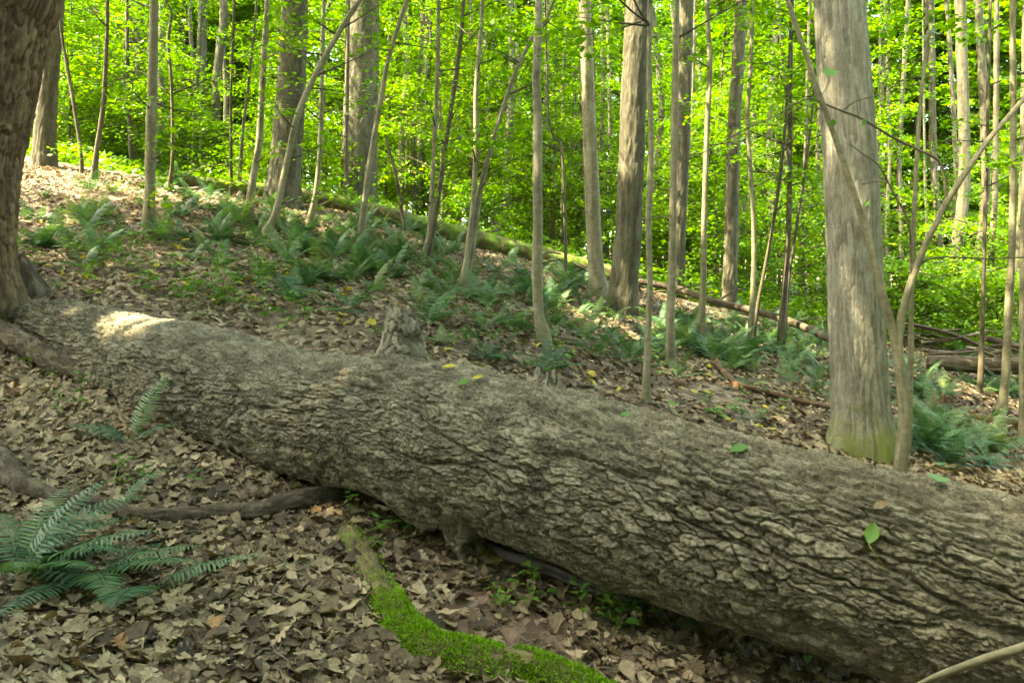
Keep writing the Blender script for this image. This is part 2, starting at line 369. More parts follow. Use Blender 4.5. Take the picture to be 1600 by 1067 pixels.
def understory_variant(seed, height, spread, z0, nbr, leaf=0.088, per=54, sprays=3):
    rng = np.random.default_rng(seed)
    lean = rng.normal(0, 0.03, 2) * height
    tp = [np.array([lean[0] * (t ** 2) + 0.06 * math.sin(5 * t + seed), lean[1] * t ** 2 + 0.06 * math.cos(4 * t + seed), -0.25 + t * (height + 0.25)]) for t in np.linspace(0, 1, 9)]
    tr = [0.05 * (1.25 if k == 0 else 1) * (1 - 0.85 * k / 8) * height / 7 for k in range(9)]
    trunk = tube_mesh('trunk', tp, tr, 8, 0.6, M['dark'] if seed % 2 else M['sapling'])
    br, pos = [], []
    tpa = np.array(tp)
    for k in range(nbr):
        z = z0 + (height - z0) * (k + rng.uniform(0, 1)) / nbr; ft = (z + 0.25) / (height + 0.25)
        base = np.array([np.interp(ft, np.linspace(0, 1, 9), tpa[:, i]) for i in range(3)])
        L = spread * (1 - 0.55 * ft) * rng.uniform(0.5, 1.1); a = rng.uniform(0, 2 * math.pi); up = rng.uniform(-0.05, 0.45)
        d = np.array([math.cos(a), math.sin(a), up]); bend = np.array([rng.normal(0, .12), rng.normal(0, .12), -0.12]) * L
        pts = [base, base + d * L * 0.5 + bend * -0.5, base + d * L + bend]
        C, r = catmull(pts, [0.016, 0.009, 0.003], 0.5); br.append(tube(C, r, 4, None, None, False))
        for q in range(sprays):
            f = (q + 0.8) / sprays; c = pts[0] * (1 - f) ** 2 + 2 * pts[1] * f * (1 - f) + pts[2] * f * f
            aa = a + rng.normal(0, 0.6); pos.append(spray_positions(c, np.array([math.cos(aa), math.sin(aa), 0]), rng, per, rng.uniform(.6, 1.1), rng.uniform(.3, .55)))
    pos = np.vstack(pos); V, q = leaf_quads(pos, rng.uniform(0.7, 1.25, len(pos)) * leaf, 0.55, rng, 0.66, 0.25)
    V2, F2, t2 = merge(br)
    limbs = mesh_np('limbs', V2, F2, {'tint': ('POINT', t2)}, True, [M['dark']])
    crown = mesh_np('crown', V, q, {'rnd': ('FACE', rng.uniform(0, 1, len(q)))}, False, [M['leaf']])
    return trunk, limbs, crown

def canopy_crown(center, rx, ry, rz, n, seed, gaps, leaf=0.16):
    rng = np.random.default_rng(seed); ns = max(8, n // 60); pos = []
    u = rng.normal(0, 1, (ns, 3)); u /= np.linalg.norm(u, axis=1, keepdims=True); u *= rng.uniform(0.25, 1, (ns, 1)) ** 0.5
    for c in u * np.array([rx, ry, rz]):
        a = rng.uniform(0, 6.28); pos.append(spray_positions(c, np.array([math.cos(a), math.sin(a), 0]), rng, 60, 1.5, 0.9, 0.16))
    pos = np.vstack(pos); ok = keep_gaps(pos + center, gaps); pos = pos[ok]
    V, q = leaf_quads(pos, rng.uniform(0.8, 1.3, len(pos)) * leaf, 0.5, rng, 0.75)
    return mesh_np('crown', V, q, {'rnd': ('FACE', rng.uniform(0, 1, len(q)))}, False, [M['canopy']])

# open places in the canopy that let the sun through
GAPS = [(P(232, 516, 5.0), 0.29), (P(152, 540, 5.3), 0.07), (P(985, 120, 10.4), 0.8), (P(300, 300, 11.5), 0.6), (P(985, 440, 10.0), 0.35), (P(1010, 520, 9.0), 0.3),
        (P(70, 330, 9.0), 0.3), (P(490, 330, 11.0), 0.4), (P(1500, 450, 18), 1.2), (P(905, 465, 9.5), 0.4)]

# ------------------------------------------------------------------ big trees and saplings seen in the photograph
def tree(name, label, cat, pix, width, d, mat_, nseg=14, step=0.25, disp=None, top=9.0, group=None, flare=1.35, toprad=0.55):
    """pix: points up the stem in the picture, the first at its foot; d: distance"""
    foot = P(pix[0][0], pix[0][1], d); x, y = foot[0], d; z = gz1(x, y); loc = np.array([x, y, z])
    width = (width[0] * 0.9, width[1] * 0.9) if width[0] < 22 else width
    pts = [np.array([x, y, z - 0.35])]; rad = [width[0] * d / F / 2 * flare]
    pts.append(np.array([x, y, z + 0.02])); rad.append(width[0] * d / F / 2 * (1 + (flare - 1) * 0.5))
    n = len(pix)
    for k, (px, py) in enumerate(pix[1:], 1):
        q = P(px, py, d)
        if q[2] < z + 0.15: continue
        w = width[0] + (width[1] - width[0]) * min(1, k / max(1, n - 1)); pts.append(q); rad.append(w * d / F / 2)
    dr = pts[-1] - pts[-2]; dr = dr / np.linalg.norm(dr); dr = dr * 0.6 + np.array([0, 0, 0.4]); dr /= dr[2]
    while pts[-1][2] < z + top:
        nz = min(2.5, max(0.6, z + top - pts[-1][2] + 0.01)); pts.append(pts[-1] + dr * nz); rad.append(rad[-1] * 0.86)
    rad[-1] *= 0.6
    o = empty(name, loc); tag(o, label, cat, group)
    link('trunk', tube_mesh('trunk', pts, rad, nseg, step, mat_, disp, loc), o)
    o['_top'] = [float(v) for v in pts[-1]]
    return o, np.array(pts), np.array(rad), loc
def add_crown(o, loc, center, r, n, seed, leaf=0.16):
    link('crown', canopy_crown(np.asarray(center), *r, n, seed, GAPS, leaf), o, np.asarray(center) - loc)
def add_limbs(o, loc, pts, rad, center, r, n, seed, mat_, zmin=5.5):
    rng = np.random.default_rng(seed); parts = []
    zs = np.array([p[2] for p in pts])
    for k in range(n):
        z = rng.uniform(max(zmin, zs[1]), zs[-1] - 0.2); b = np.array([np.interp(z, zs[1:], pts[1:, i]) for i in range(3)]); rr = float(np.interp(z, zs[1:], rad[1:]))
        u = rng.normal(0, 1, 3); u /= np.linalg.norm(u); e = np.asarray(center) + u * np.array(r) * 0.8
        mid = (b + e) / 2 + np.array([0, 0, rng.uniform(-0.3, 0.8)])
        C, q = catmull([b, mid, e], [rr * 0.4, rr * 0.25, 0.01], 0.5); parts.append(tube(C, q, 6, None, None, False))
    V, Fs, t = merge(parts); link('limbs', mesh_np('limbs', V - loc, Fs, {'tint': ('POINT', t)}, True, [mat_]), o)

# near furrowed tree at the edge
o, pts, rad, loc = tree('oak_tree', 'thick furrowed brown oak trunk leaning over the broken end of the fallen trunk', 'tree',
    [(-42, 492), (-50, 420), (-54, 360), (-46, 250), (-22, 130), (6, 0), (22, -60)], (126, 134), 5.8, M['left'], 220, 0.012,
    disp_ridge(0.30, 0.030, 0.026, 21, 0.14), 9.5, None, 1.25)
add_crown(o, loc, (-4.6, 6.0, 10.5), (4.4, 4.2, 2.4), 21000, 31); add_limbs(o, loc, pts, rad, (-4.6, 6.0, 10.3), (4, 4, 2.2), 12, 5, M['left'], 7)
# pale big trunk
o, pts, rad, loc = tree('tulip_tree', 'thick pale trunk with finely ridged bark and mossy foot behind the fallen trunk', 'tree',
    [(1345, 706), (1344, 640), (1342, 586), (1337, 480), (1333, 350), (1325, 200), (1316, 80), (1311, 0), (1306, -80)], (86, 70), 5.6, M['big'], 190, 0.012,
    disp_ridge(0.16, 0.014, 0.0055, 5, 0.26), 10.5, None, 1.3)
add_crown(o, loc, (2.6, 6.6, 11.5), (3.6, 3.6, 2.2), 4200, 32); add_limbs(o, loc, pts, rad, (2.6, 6.4, 11.2), (3.4, 3.4, 2), 10, 6, M['big'], 8)

MAIN = [
 ('oak_tree', 'dark straight trunk standing behind the leaning furrowed oak at the ridge', [(70, 262), (71, 200), (75, 120), (82, 40), (86, -30)], (30, 26), 13, 'oak', 20, (-8.4, 12.6, 11), (3.4, 3.4, 2.2), 3500),
 ('oak_tree', 'broad dark trunk with flared foot at the upper end of the mossy log', [(442, 322), (446, 260), (453, 169), (458, 80), (462, 0), (464, -40)], (50, 33), 12, 'oak', 26, (-3.6, 11.8, 10.5), (3.6, 3.4, 2.2), 4000),
 ('oak_tree', 'very wide dim trunk half veiled by green leaves beyond the mossy log', [(560, 335), (561, 280), (563, 200), (566, 100), (568, 0)], (58, 46), 16, 'oak', 24, (-3.4, 16, 13), (3.0, 3.0, 2.6), 1800),
 ('maple_tree', 'mid sized grey trunk growing against the thicker trunk beside it', [(936, 468), (930, 400), (926, 320), (921, 202), (917, 100), (913, 0), (910, -40)], (25, 18), 11, 'sapling', 18, (1.0, 11.6, 9.5), (2.8, 2.8, 1.8), 2600),
 ('oak_tree', 'thick straight brown trunk with dark flared foot beside a slimmer grey trunk', [(972, 492), (976, 430), (982, 360), (986, 260), (989, 169), (994, 60), (997, 0), (999, -40)], (43, 32), 10.5, 'oak', 26, (0.6, 11, 11), (3.2, 3.2, 2.2), 2600),
 ('oak_tree', 'straight dim trunk right behind the pale jointed sapling pair', [(1056, 462), (1060, 360), (1066, 236), (1070, 100), (1073, 0)], (23, 20), 14.5, 'oak', 16, (3.6, 15, 11.5), (2.6, 2.6, 2.2), 1200),
 ('oak_tree', 'straight grey brown trunk standing at the dead fallen branch', [(1138, 488), (1141, 420), (1143, 360), (1147, 200), (1153, 101), (1158, 0)], (22, 17), 14, 'oak', 16, (4.4, 14.6, 11), (2.6, 2.6, 2.2), 1200),
]
k = 0
for nm, lab, pix, w, d, mt, seg, cc, cr, cn in MAIN:
    o, pts, rad, loc = tree(nm, lab, 'tree', pix, w, d, M[mt], seg * 3, 0.05, disp_ridge(0.35, 0.04, 0.016 if mt == 'oak' else 0.004, 40 + k, 0.06), 9.5, None, 1.3)
    add_crown(o, loc, cc, cr, cn, 60 + k); add_limbs(o, loc, pts, rad, np.array(cc) - (0, 0, 0.4), np.array(cr) * 0.9, 9, 70 + k, M[mt], 7.5); k += 1

SAP = [  # label, pixels, width, distance, material
 ('thin wavy sapling in front of the dark trunk at the ridge', [(128, 272), (126, 235), (115, 162), (104, 100), (98, 67), (92, 0)], (6, 5), 12.5, 'dark'),
 ('slim brownish sapling rising beside the wavy thin one on the ridge', [(147, 284), (152, 230), (162, 162), (166, 80), (168, 0)], (9, 6), 12, 'dark'),
 ('straight pale smooth pole with ringed bark above the litter bank', [(233, 370), (234, 300), (236, 200), (239, 100), (241, 0), (242, -40)], (19, 13), 9, 'sapling'),
 ('crooked thin dark sapling beside the straight pale pole', [(265, 310), (270, 236), (268, 135), (263, 64), (268, 20), (258, 0), (252, -30)], (6, 4), 11.5, 'dark'),
 ('very thin upright sapling before two dim trunks', [(361, 306), (361, 220), (361, 135), (366, 0)], (5, 4), 12, 'dark'),
 ('thin sapling leaning gently between a thin stem and a brown pole', [(374, 290), (380, 200), (388, 135), (401, 0)], (5, 4), 13.5, 'dark'),
 ('brown sapling pole beside the broad flared dark trunk', [(389, 330), (397, 270), (405, 220), (412, 100), (418, 0), (421, -40)], (13, 8), 10.6, 'sapling'),
 ('long sapling leaning strongly across the broad dark trunk', [(415, 382), (430, 335), (447, 260), (466, 179), (503, 98), (540, 34), (562, 0), (590, -50)], (12, 8), 9.6, 'sapling'),
 ('slim sapling with bright lit pale foot near the mossy log', [(485, 362), (494, 300), (500, 236), (503, 120), (506, 0)], (10, 6), 11, 'sapling'),
 ('thin upright stem at the edge of the very wide dim trunk', [(540, 326), (542, 200), (545, 0)], (7, 5), 14, 'dark'),
 ('sapling bowing outward in front of the very wide dim trunk', [(563, 378), (572, 300), (581, 236), (594, 162), (608, 88), (636, 0), (650, -40)], (11, 7), 10.5, 'sapling'),
 ('thin straight sapling sharing its foot with a leaning dark one', [(664, 408), (672, 350), (678, 236), (682, 150), (684, 60), (685, 0)], (9, 6), 10.6, 'sapling'),
 ('thin dark sapling leaning away from its straight twin', [(669, 410), (680, 340), (695, 236), (709, 145), (719, 68), (724, 0)], (9, 6), 10.5, 'dark'),
 ('slim kinked sapling of the pair rooted among the ferns', [(722, 454), (730, 400), (738, 330), (744, 236), (744, 152), (750, 60), (754, 0)], (11, 7), 9, 'sapling'),
 ('slim sapling of the fern pair bending strongly over', [(727, 456), (738, 390), (750, 300), (766, 236), (786, 169), (807, 111), (834, 54), (866, 0)], (11, 6), 9.05, 'sapling'),
 ('pale smooth straight pole with a slight kink behind the fallen trunk', [(851, 566), (842, 490), (839, 420), (840, 360), (840, 260), (840, 169), (838, 125), (841, 60), (842, 0), (843, -40)], (20, 12), 7, 'sapling'),
 ('thin dark crooked stem behind the pale kinked pole', [(884, 440), (883, 360), (878, 236), (866, 215), (858, 190), (856, 150)], (6, 3), 11.5, 'dark'),
 ('slender pale wavy sapling rooted close behind the fallen trunk', [(1010, 626), (1012, 540), (1016, 450), (1013, 360), (1017, 236), (1014, 101), (1016, 0), (1017, -30)], (12, 8), 5.8, 'sapling'),
 ('slender pale jointed sapling beside the wavy one', [(1048, 582), (1048, 500), (1050, 430), (1051, 360), (1054, 169), (1056, 60), (1057, 0)], (15, 10), 7.5, 'sapling'),
 ('slim olive sapling in the fern bed by the dead fallen branch', [(1095, 528), (1099, 440), (1100, 360), (1105, 202), (1109, 101), (1105, 0)], (11, 8), 10, 'sapling'),
 ('slim bowed sapling in the fern bed with a leaning twig stem', [(1172, 542), (1177, 450), (1178, 360), (1173, 270), (1168, 186), (1173, 101), (1176, 0)], (9, 6), 10, 'sapling'),
 ('leaning thin stem crossing beside the slim bowed sapling', [(1176, 540), (1184, 480), (1192, 434), (1208, 350), (1222, 250), (1230, 150)], (7, 4), 10.1, 'dark'),
 ('dark straight sapling next to the thick pale trunk', [(1219, 548), (1226, 450), (1232, 360), (1235, 202), (1235, 100), (1236, 0)], (11, 6), 10.2, 'dark'),
 ('thin dark leaning stem touching the straight dark sapling', [(1224, 545), (1232, 440), (1244, 360), (1262, 236), (1272, 140)], (7, 4), 10.4, 'dark'),
 ('slim straight sapling near the cut log end', [(1564, 644), (1570, 603), (1576, 485), (1582, 360), (1583, 200), (1583, 0)], (15, 9), 8.6, 'sapling'),
 ('thin mossy green sapling crossing in front of the horizontal log', [(1532, 600), (1535, 500), (1539, 350), (1543, 200), (1546, 60)], (8, 5), 9.6, 'dark'),
 ('smooth sapling pole beside the mossy low log and the stump', [(1598, 702), (1597, 600), (1597, 480), (1598, 360), (1604, 200)], (11, 7), 7.0, 'sapling'),
 ('thin upright stem behind the forked crooked sapling', [(1418, 700), (1421, 630), (1423, 552), (1424, 475), (1428, 360), (1431, 270), (1441, 135), (1450, 51), (1448, 0)], (10, 5), 5.75, 'sapling'),
]
SAPLING = []
for k, (lab, pix, w, d, mt) in enumerate(SAP):
    o, pts, rad, loc = tree('sapling', lab, 'sapling', pix, w, d, M[mt], 14, 0.06, disp_smooth(0.0035 if d < 8 else 0.004, 3 + k), min(7.5, 0.55 * d + 2.2), None, 1.7)
    SAPLING.append((o, pts, rad, loc, d, mt))

# ------------------------------------------------------------------ sapling foliage (flat leafy fans on side twigs)
def side_twigs(o, pts, rad, loc, n, zlo, seed, leaf=0.09, reach=0.9, per=26):
    rng = np.random.default_rng(seed); zs = pts[1:, 2]; parts = []; pos = []
    for k in range(n):
        z = rng.uniform(zlo, zs[-1]); b = np.array([np.interp(z, zs, pts[1:, i]) for i in range(3)]); rr = float(np.interp(z, zs, rad[1:]))
        a = rng.uniform(0, 6.283); L = reach * rng.uniform(0.5, 1.2); d = np.array([math.cos(a), math.sin(a), rng.uniform(0.0, 0.6)])
        e = b + d * L; mid = b + d * L * 0.5 + rng.normal(0, 0.05, 3)
        link('twig', tube_mesh('twig', [b, mid, e], [min(rr * 0.5, 0.012), 0.006, 0.002], 5, 0.2, M['dark'], None, loc), o)
        for f in (0.55, 1.0):
            aa = a + rng.normal(0, 0.5); pos.append(spray_positions(b + d * L * f, np.array([math.cos(aa), math.sin(aa), 0]), rng, per, 0.55, 0.3, 0.03))
    pos = np.vstack(pos); pos = pos[keep_gaps(pos, GAPS)]
    V, q = leaf_quads(pos - loc, rng.uniform(0.7, 1.2, len(pos)) * leaf, 0.5, rng, 0.7, 0.3)
    link('crown', mesh_np('crown', V, q, {'rnd': ('FACE', rng.uniform(0, 1, len(q)))}, False, [M['leaf']]), o)
for k, (o, pts, rad, loc, d, mt) in enumerate(SAPLING):
    zlo = EYE + d * (0.30 if d < 8 else 0.10); zlo = min(zlo, pts[-1][2] - 0.8)
    side_twigs(o, pts, rad, loc, 15 if d > 8 else 7, zlo, 200 + k, 0.085, 0.9)

# forked crooked sapling in front of the big trunk
d = 5.0; foot = P(1407, 722, d); fl = np.array([foot[0], d, gz1(foot[0], d)])
fs = empty('forked_sapling', fl); tag(fs, 'forked crooked pale sapling with knobbly joints leaning across the thick pale trunk', 'sapling')
def pth(l, dd=d): return [P(x, y, dd if not isinstance(dd, tuple) else dd[0] + (dd[1] - dd[0]) * i / (len(l) - 1)) for i, (x, y) in enumerate(l)]
st = [fl - (0, 0, 0.3), fl + (0, 0, 0.01)] + pth([(1413, 654), (1408, 590), (1403, 548)])
link('stem', tube_mesh('stem', st, [0.062, 0.047, 0.036, 0.034, 0.026], 18, 0.02, M['sapling'], disp_smooth(0.005, 5), fl), fs)
br1 = pth([(1407, 585), (1400, 536), (1388, 490), (1377, 451), (1365, 400), (1354, 360), (1340, 320), (1313, 236), (1293, 182), (1281, 152), (1262, 95), (1244, 44), (1230, 0), (1205, -70)])
b1o = link('branch', tube_mesh('branch', br1, [.030, .030, .026, .026, .022, .022, .022, .019, .019, .021, .016, .015, .014, .01], 14, 0.02, M['sapling'], disp_smooth(0.004, 6), fl), fs)
br2 = pth([(1408, 592), (1404, 540), (1408, 500), (1413, 478), (1421, 448), (1431, 421), (1445, 385), (1462, 350), (1480, 314), (1532, 236), (1565, 195), (1600, 155), (1660, 90)])
b2o = link('branch', tube_mesh('branch', br2, [.029, .029, .026, .026, .027, .023, .022, .02, .02, .018, .016, .015, .012], 14, 0.02, M['sapling'], disp_smooth(0.004, 7), fl), fs)
tw = [([(1480, 316), (1475, 273), (1465, 250), (1430, 232), (1397, 216), (1347, 186), (1316, 174), (1279, 159), (1258, 155), (1210, 182), (1160, 205), (1110, 233), (1060, 256)], .010, .0025),
      ([(1424, 440), (1420, 351), (1397, 304), (1374, 260), (1350, 242), (1328, 225)], .008, .003),
      ([(1431, 421), (1445, 408), (1475, 402), (1540, 404), (1600, 402), (1650, 398)], .007, .004),
      ([(1316, 174), (1335, 160), (1360, 152), (1385, 147)], .005, .002), ([(1281, 152), (1290, 140), (1297, 124)], .003, .0015), ([(1347, 288), (1370, 284), (1390, 287)], .004, .002),
      ([(1258, 155), (1225, 172), (1215, 194), (1190, 196), (1130, 193)], .004, .0015),
      ([(1293, 182), (1280, 170), (1240, 160), (1206, 140)], .004, .0015)]
for k_, (l, a, b_) in enumerate(tw):
    pp = pth(l); rr = np.linspace(a, b_, len(pp)); link('twig', tube_mesh('twig', pp, rr, 7, 0.03, M['dark'], disp_smooth(0.0012, 8), fl), b2o if k_ in (0, 1, 2) else b1o)
def maple_leaf(size, seed):
    """lobed green leaf in its own plane, gently folded"""
    pr = [(0, 0), (0.10, -0.02), (0.42, -0.12), (0.36, 0.08), (0.62, 0.34), (0.36, 0.40), (0.30, 0.60), (0.12, 0.66), (0, 1.0)]
    out = [(x, y) for x, y in pr] + [(-x, y) for x, y in pr[-2:0:-1]]
    V = np.array([(x, y, 0.10 * abs(x) - 0.08 * y * y) for x, y in out] + [(0, 0.3, 0)]) * size
    c = len(out); fcs = np.array([(i, (i + 1) % c, c) for i in range(c)])
    return V, fcs
for k, (px, py, s, dd) in enumerate([(1298, 118, .10, 4.98), (1262, 164, .07, 4.99), (1350, 196, .06, 4.97), (1400, 214, .055, 4.99), (1300, 196, .05, 4.96), (1196, 142, .05, 5.02), (1352, 322, .06, 4.97), (1180, 470, .06, 5.0)][:7]):
    V, fc = maple_leaf(s, k); yaw = 0.8 * k; rx = 1.0 + 0.25 * (k % 3)
    Rm = np.array([[math.cos(yaw), -math.sin(yaw), 0], [math.sin(yaw), math.cos(yaw), 0], [0, 0, 1]]) @ np.array([[1, 0, 0], [0, math.cos(rx), -math.sin(rx)], [0, math.sin(rx), math.cos(rx)]])
    link('leaf', mesh_np('leaf', V @ Rm.T + P(px, py, dd) - fl, fc, {'rnd': ('FACE', np.full(len(fc), 0.2 + 0.1 * k))}, True, [M['herb']]), b1o)

# ------------------------------------------------------------------ understory and distant trees
UV = [understory_variant(s, h, w, z0, nb) for s, h, w, z0, nb in
      [(1, 7.5, 2.4, 1.0, 46), (2, 9.0, 2.8, 1.6, 52), (3, 6.0, 2.2, 0.7, 40), (4, 8.5, 2.6, 1.2, 50), (5, 5.0, 2.0, 0.5, 36), (6, 10.5, 2.9, 2.2, 54)]]
DV = [understory_variant(20 + s, h, w, z0, nb, 0.18, 62, 4) for s, h, w, z0, nb in [(1, 17, 4.6, 1.5, 80), (2, 20, 5.0, 2.5, 84), (3, 14, 4.2, 0.8, 70)]]
placed = []
def clear_of_gaps(p, rad):
    for g, r in GAPS[:2]:
        for h_ in np.arange(0.5, 13, 0.5):
            q = np.array(p) + (0, 0, h_) - g; al = q @ SUN
            if al > 0 and np.linalg.norm((q - al * SUN)) < rad + r: return False
    return True
ANCH = [(70, 'the dark trunk at the ridge'), (235, 'the straight pale ringed pole'), (335, 'the very thin upright sapling'), (450, 'the broad flared dark trunk'), (560, 'the very wide dim trunk'), (675, 'the thin forking sapling twins'),
        (745, 'the bending sapling pair'), (841, 'the pale kinked pole'), (921, 'the mid sized grey trunk'), (985, 'the thick straight brown trunk'), (1060, 'the pale jointed sapling'), (1105, 'the slim olive sapling'), (1175, 'the slim bowed sapling'),
        (1235, 'the dark straight sapling'), (1330, 'the thick pale trunk'), (1440, 'the forked crooked sapling'), (1540, 'the thin mossy green sapling'), (1590, 'the slim straight sapling by the cut log')]
def behind(x, y):
    px_ = 800 + F * x / max(y, 1); return min(ANCH, key=lambda a_: abs(a_[0] - px_))[1]
def plant(V, name, label, cat, group, x, y, scale, rz):
    if 'beyond the ridge' in label or 'far back' in label: label = label.replace('in the green thicket beyond the ridge', 'in the thicket').replace('filling the thicket floor beyond the ridge', 'on the thicket floor').replace('far back in the woods', 'far back in the woods') + ' behind ' + behind(x, y)
    o = empty(name, (x, y, gz1(x, y))); o.rotation_euler = (0, 0, rz); o.scale = (scale,) * 3; tag(o, label, cat, group)
    for nm, me in zip(('trunk', 'limbs', 'crown'), V): link(nm, me, o)
    placed.append((x, y)); return o
tries = 0; nu = 0
while nu < 80 and tries < 4000:
    tries += 1; y = 12.5 + 22 * R.uniform() ** 0.8; x = R.uniform(-0.80, 0.80) * y
    lim = 12.5 + 0.9 * max(0, (x + 3)) * 0.25 if x > -4 else 14.0
    if y < lim + 2.5 or any((x - a) ** 2 + (y - b) ** 2 < 1.1 ** 2 for a, b in placed): continue
    if not clear_of_gaps((x, y, gz1(x, y)), 2.0): continue
    plant(UV[int(R.integers(0, 6))], 'understory_tree', 'thin leafy understory tree in the green thicket beyond the ridge', 'tree', 'understory trees beyond the ridge', x, y, R.uniform(0.8, 1.15), R.uniform(0, 6.28)); nu += 1
SV = [understory_variant(40 + s_, h_, w_, z0_, nb_, 0.10, 34, 3) for s_, h_, w_, z0_, nb_ in [(1, 2.6, 1.8, 0.1, 34), (2, 3.4, 2.0, 0.2, 40), (3, 1.8, 1.5, 0.05, 28)]]
for k, (px_, d_) in enumerate([(300, 19), (470, 19.5), (530, 22), (650, 20), (735, 19), (815, 22), (900, 20), (950, 17.5), (1060, 18), (590, 25), (680, 24.5), (780, 26), (880, 25), (980, 24), (70, 19), (120, 17.5), (170, 19), (215, 18), (40, 21), (1400, 14), (1450, 13.5), (1500, 14.5), (1560, 13.6), (1600, 14.6), (1340, 15), (1260, 15.5)]):
    q = P(px_, 380, d_); plant(SV[2 if d_ < 15.2 else k % 3], 'spicebush', 'low leafy bush filling the thicket floor beyond the ridge', 'bush', 'bushes beyond the ridge', q[0], d_, R.uniform(0.75, 1.0), R.uniform(0, 6.28))
placed = []; nd = 0; tries = 0
while nd < 26 and tries < 4000:
    tries += 1; y = 14.0 + 18 * R.uniform() ** 1.3; x = R.uniform(-0.8, 0.8) * y
    if any((x - a) ** 2 + (y - b) ** 2 < 1.0 ** 2 for a, b in placed): continue
    plant(SV[int(R.integers(0, 3))], 'spicebush', 'low leafy bush filling the thicket floor beyond the ridge', 'bush', 'bushes beyond the ridge', x, y, R.uniform(0.8, 1.2), R.uniform(0, 6.28)); nd += 1
placed = []; nd = 0; tries = 0
while nd < 135 and tries < 5000:
    tries += 1; y = 32 + 34 * R.uniform(); x = R.uniform(-0.85, 0.85) * y
    if any((x - a) ** 2 + (y - b) ** 2 < 2.3 ** 2 for a, b in placed): continue
    plant(DV[int(R.integers(0, 3))], 'distant_tree', 'leafy tree far back', 'tree', 'distant woodland trees', x, y, R.uniform(1.1, 1.45), R.uniform(0, 6.28)); nd += 1

placed = []; nd = 0; tries = 0  # unseen ring of trees beside and behind the camera, added to cut frontal skylight
while nd < 80 and tries < 4000:
    tries += 1; a = R.uniform(math.radians(125), math.radians(415)); rr_ = R.uniform(6.5, 19); x, y = rr_ * math.cos(a), rr_ * math.sin(a)
    if abs(x) < 0.8 * y + 4.0 and y > 0: continue
    if any((x - u_) ** 2 + (y - v_) ** 2 < 1.5 ** 2 for u_, v_ in placed): continue
    if not clear_of_gaps((x, y, gz1(x, y)), 3.4): continue
    plant(UV[int(R.integers(0, 6))], 'understory_tree', 'unseen leafy understory tree added around the near side to hold back sky light', 'tree', 'added understory trees around the near side', x, y, R.uniform(0.9, 1.25), R.uniform(0, 6.28)); nd += 1

placed = []; nd = 0; tries = 0  # unseen low bushes, added to keep front light off the log's underside
while nd < 26 and tries < 3000:
    tries += 1; a = R.uniform(math.radians(165), math.radians(375)); rr_ = R.uniform(3.5, 7.5); x, y = rr_ * math.cos(a), rr_ * math.sin(a)
    if abs(x) < 0.8 * y + 2.0 and y > -0.6: continue
    if any((x - u_) ** 2 + (y - v_) ** 2 < 1.0 for u_, v_ in placed): continue
    if not clear_of_gaps((x, y, gz1(x, y)), 2.0): continue
    plant(SV[int(R.integers(0, 3))], 'spicebush', 'unseen low leafy bush added on the near side to cut low front light', 'bush', 'added bushes around the near side', x, y, R.uniform(0.9, 1.2), R.uniform(0, 6.28)); nd += 1

placed = []; nd = 0; tries = 0  # taller unseen trees, added to block the open sky behind the camera
while nd < 34 and tries < 6000:
    tries += 1; a = R.uniform(math.radians(175), math.radians(395)); rr_ = R.uniform(8.0, 15); x, y = rr_ * math.cos(a), rr_ * math.sin(a)
    if any((x - u_) ** 2 + (y - v_) ** 2 < 5.0 for u_, v_ in placed) or (y > 0 and abs(x) < 0.8 * y + 5.0): continue
    if not clear_of_gaps((x, y, gz1(x, y)), 5.8): continue
    plant(DV[int(R.integers(0, 3))], 'forest_tree', 'unseen tall leafy tree added on the near side to close off frontal sky', 'tree', 'added tall trees of the near side', x, y, 0.9, R.uniform(0, 6.28)); nd += 1
n_ = 90000; yy = 14.0 + 24 * R.uniform(0, 1, n_) ** 1.4; xx = R.uniform(-0.8, 0.8, n_) * yy
dn = vnoise(xx * 0.7, yy * 0.7, 61) * 0.7 + 0.3 * vnoise(xx * 2.3, yy * 2.3, 62); kk = dn > R.uniform(0.25, 0.62, n_); xx, yy, dn = xx[kk], yy[kk], dn[kk]
pp = np.stack([xx, yy, gz(xx, yy) + 0.03 + R.uniform(0, 1, len(xx)) ** 1.5 * (0.12 + 1.0 * np.clip(dn - 0.35, 0, 1))], -1)
V_, q_ = leaf_quads(pp, R.uniform(0.07, 0.15, len(pp)), 0.6, R, 0.6, 0.2)
tag(link('undergrowth', mesh_np('undergrowth', V_, q_, {'rnd': ('FACE', R.uniform(0, 1, len(q_)))}, False, [M['leaf']])), 'low green undergrowth covering the ground beyond the ridge', 'undergrowth', None, 'stuff')
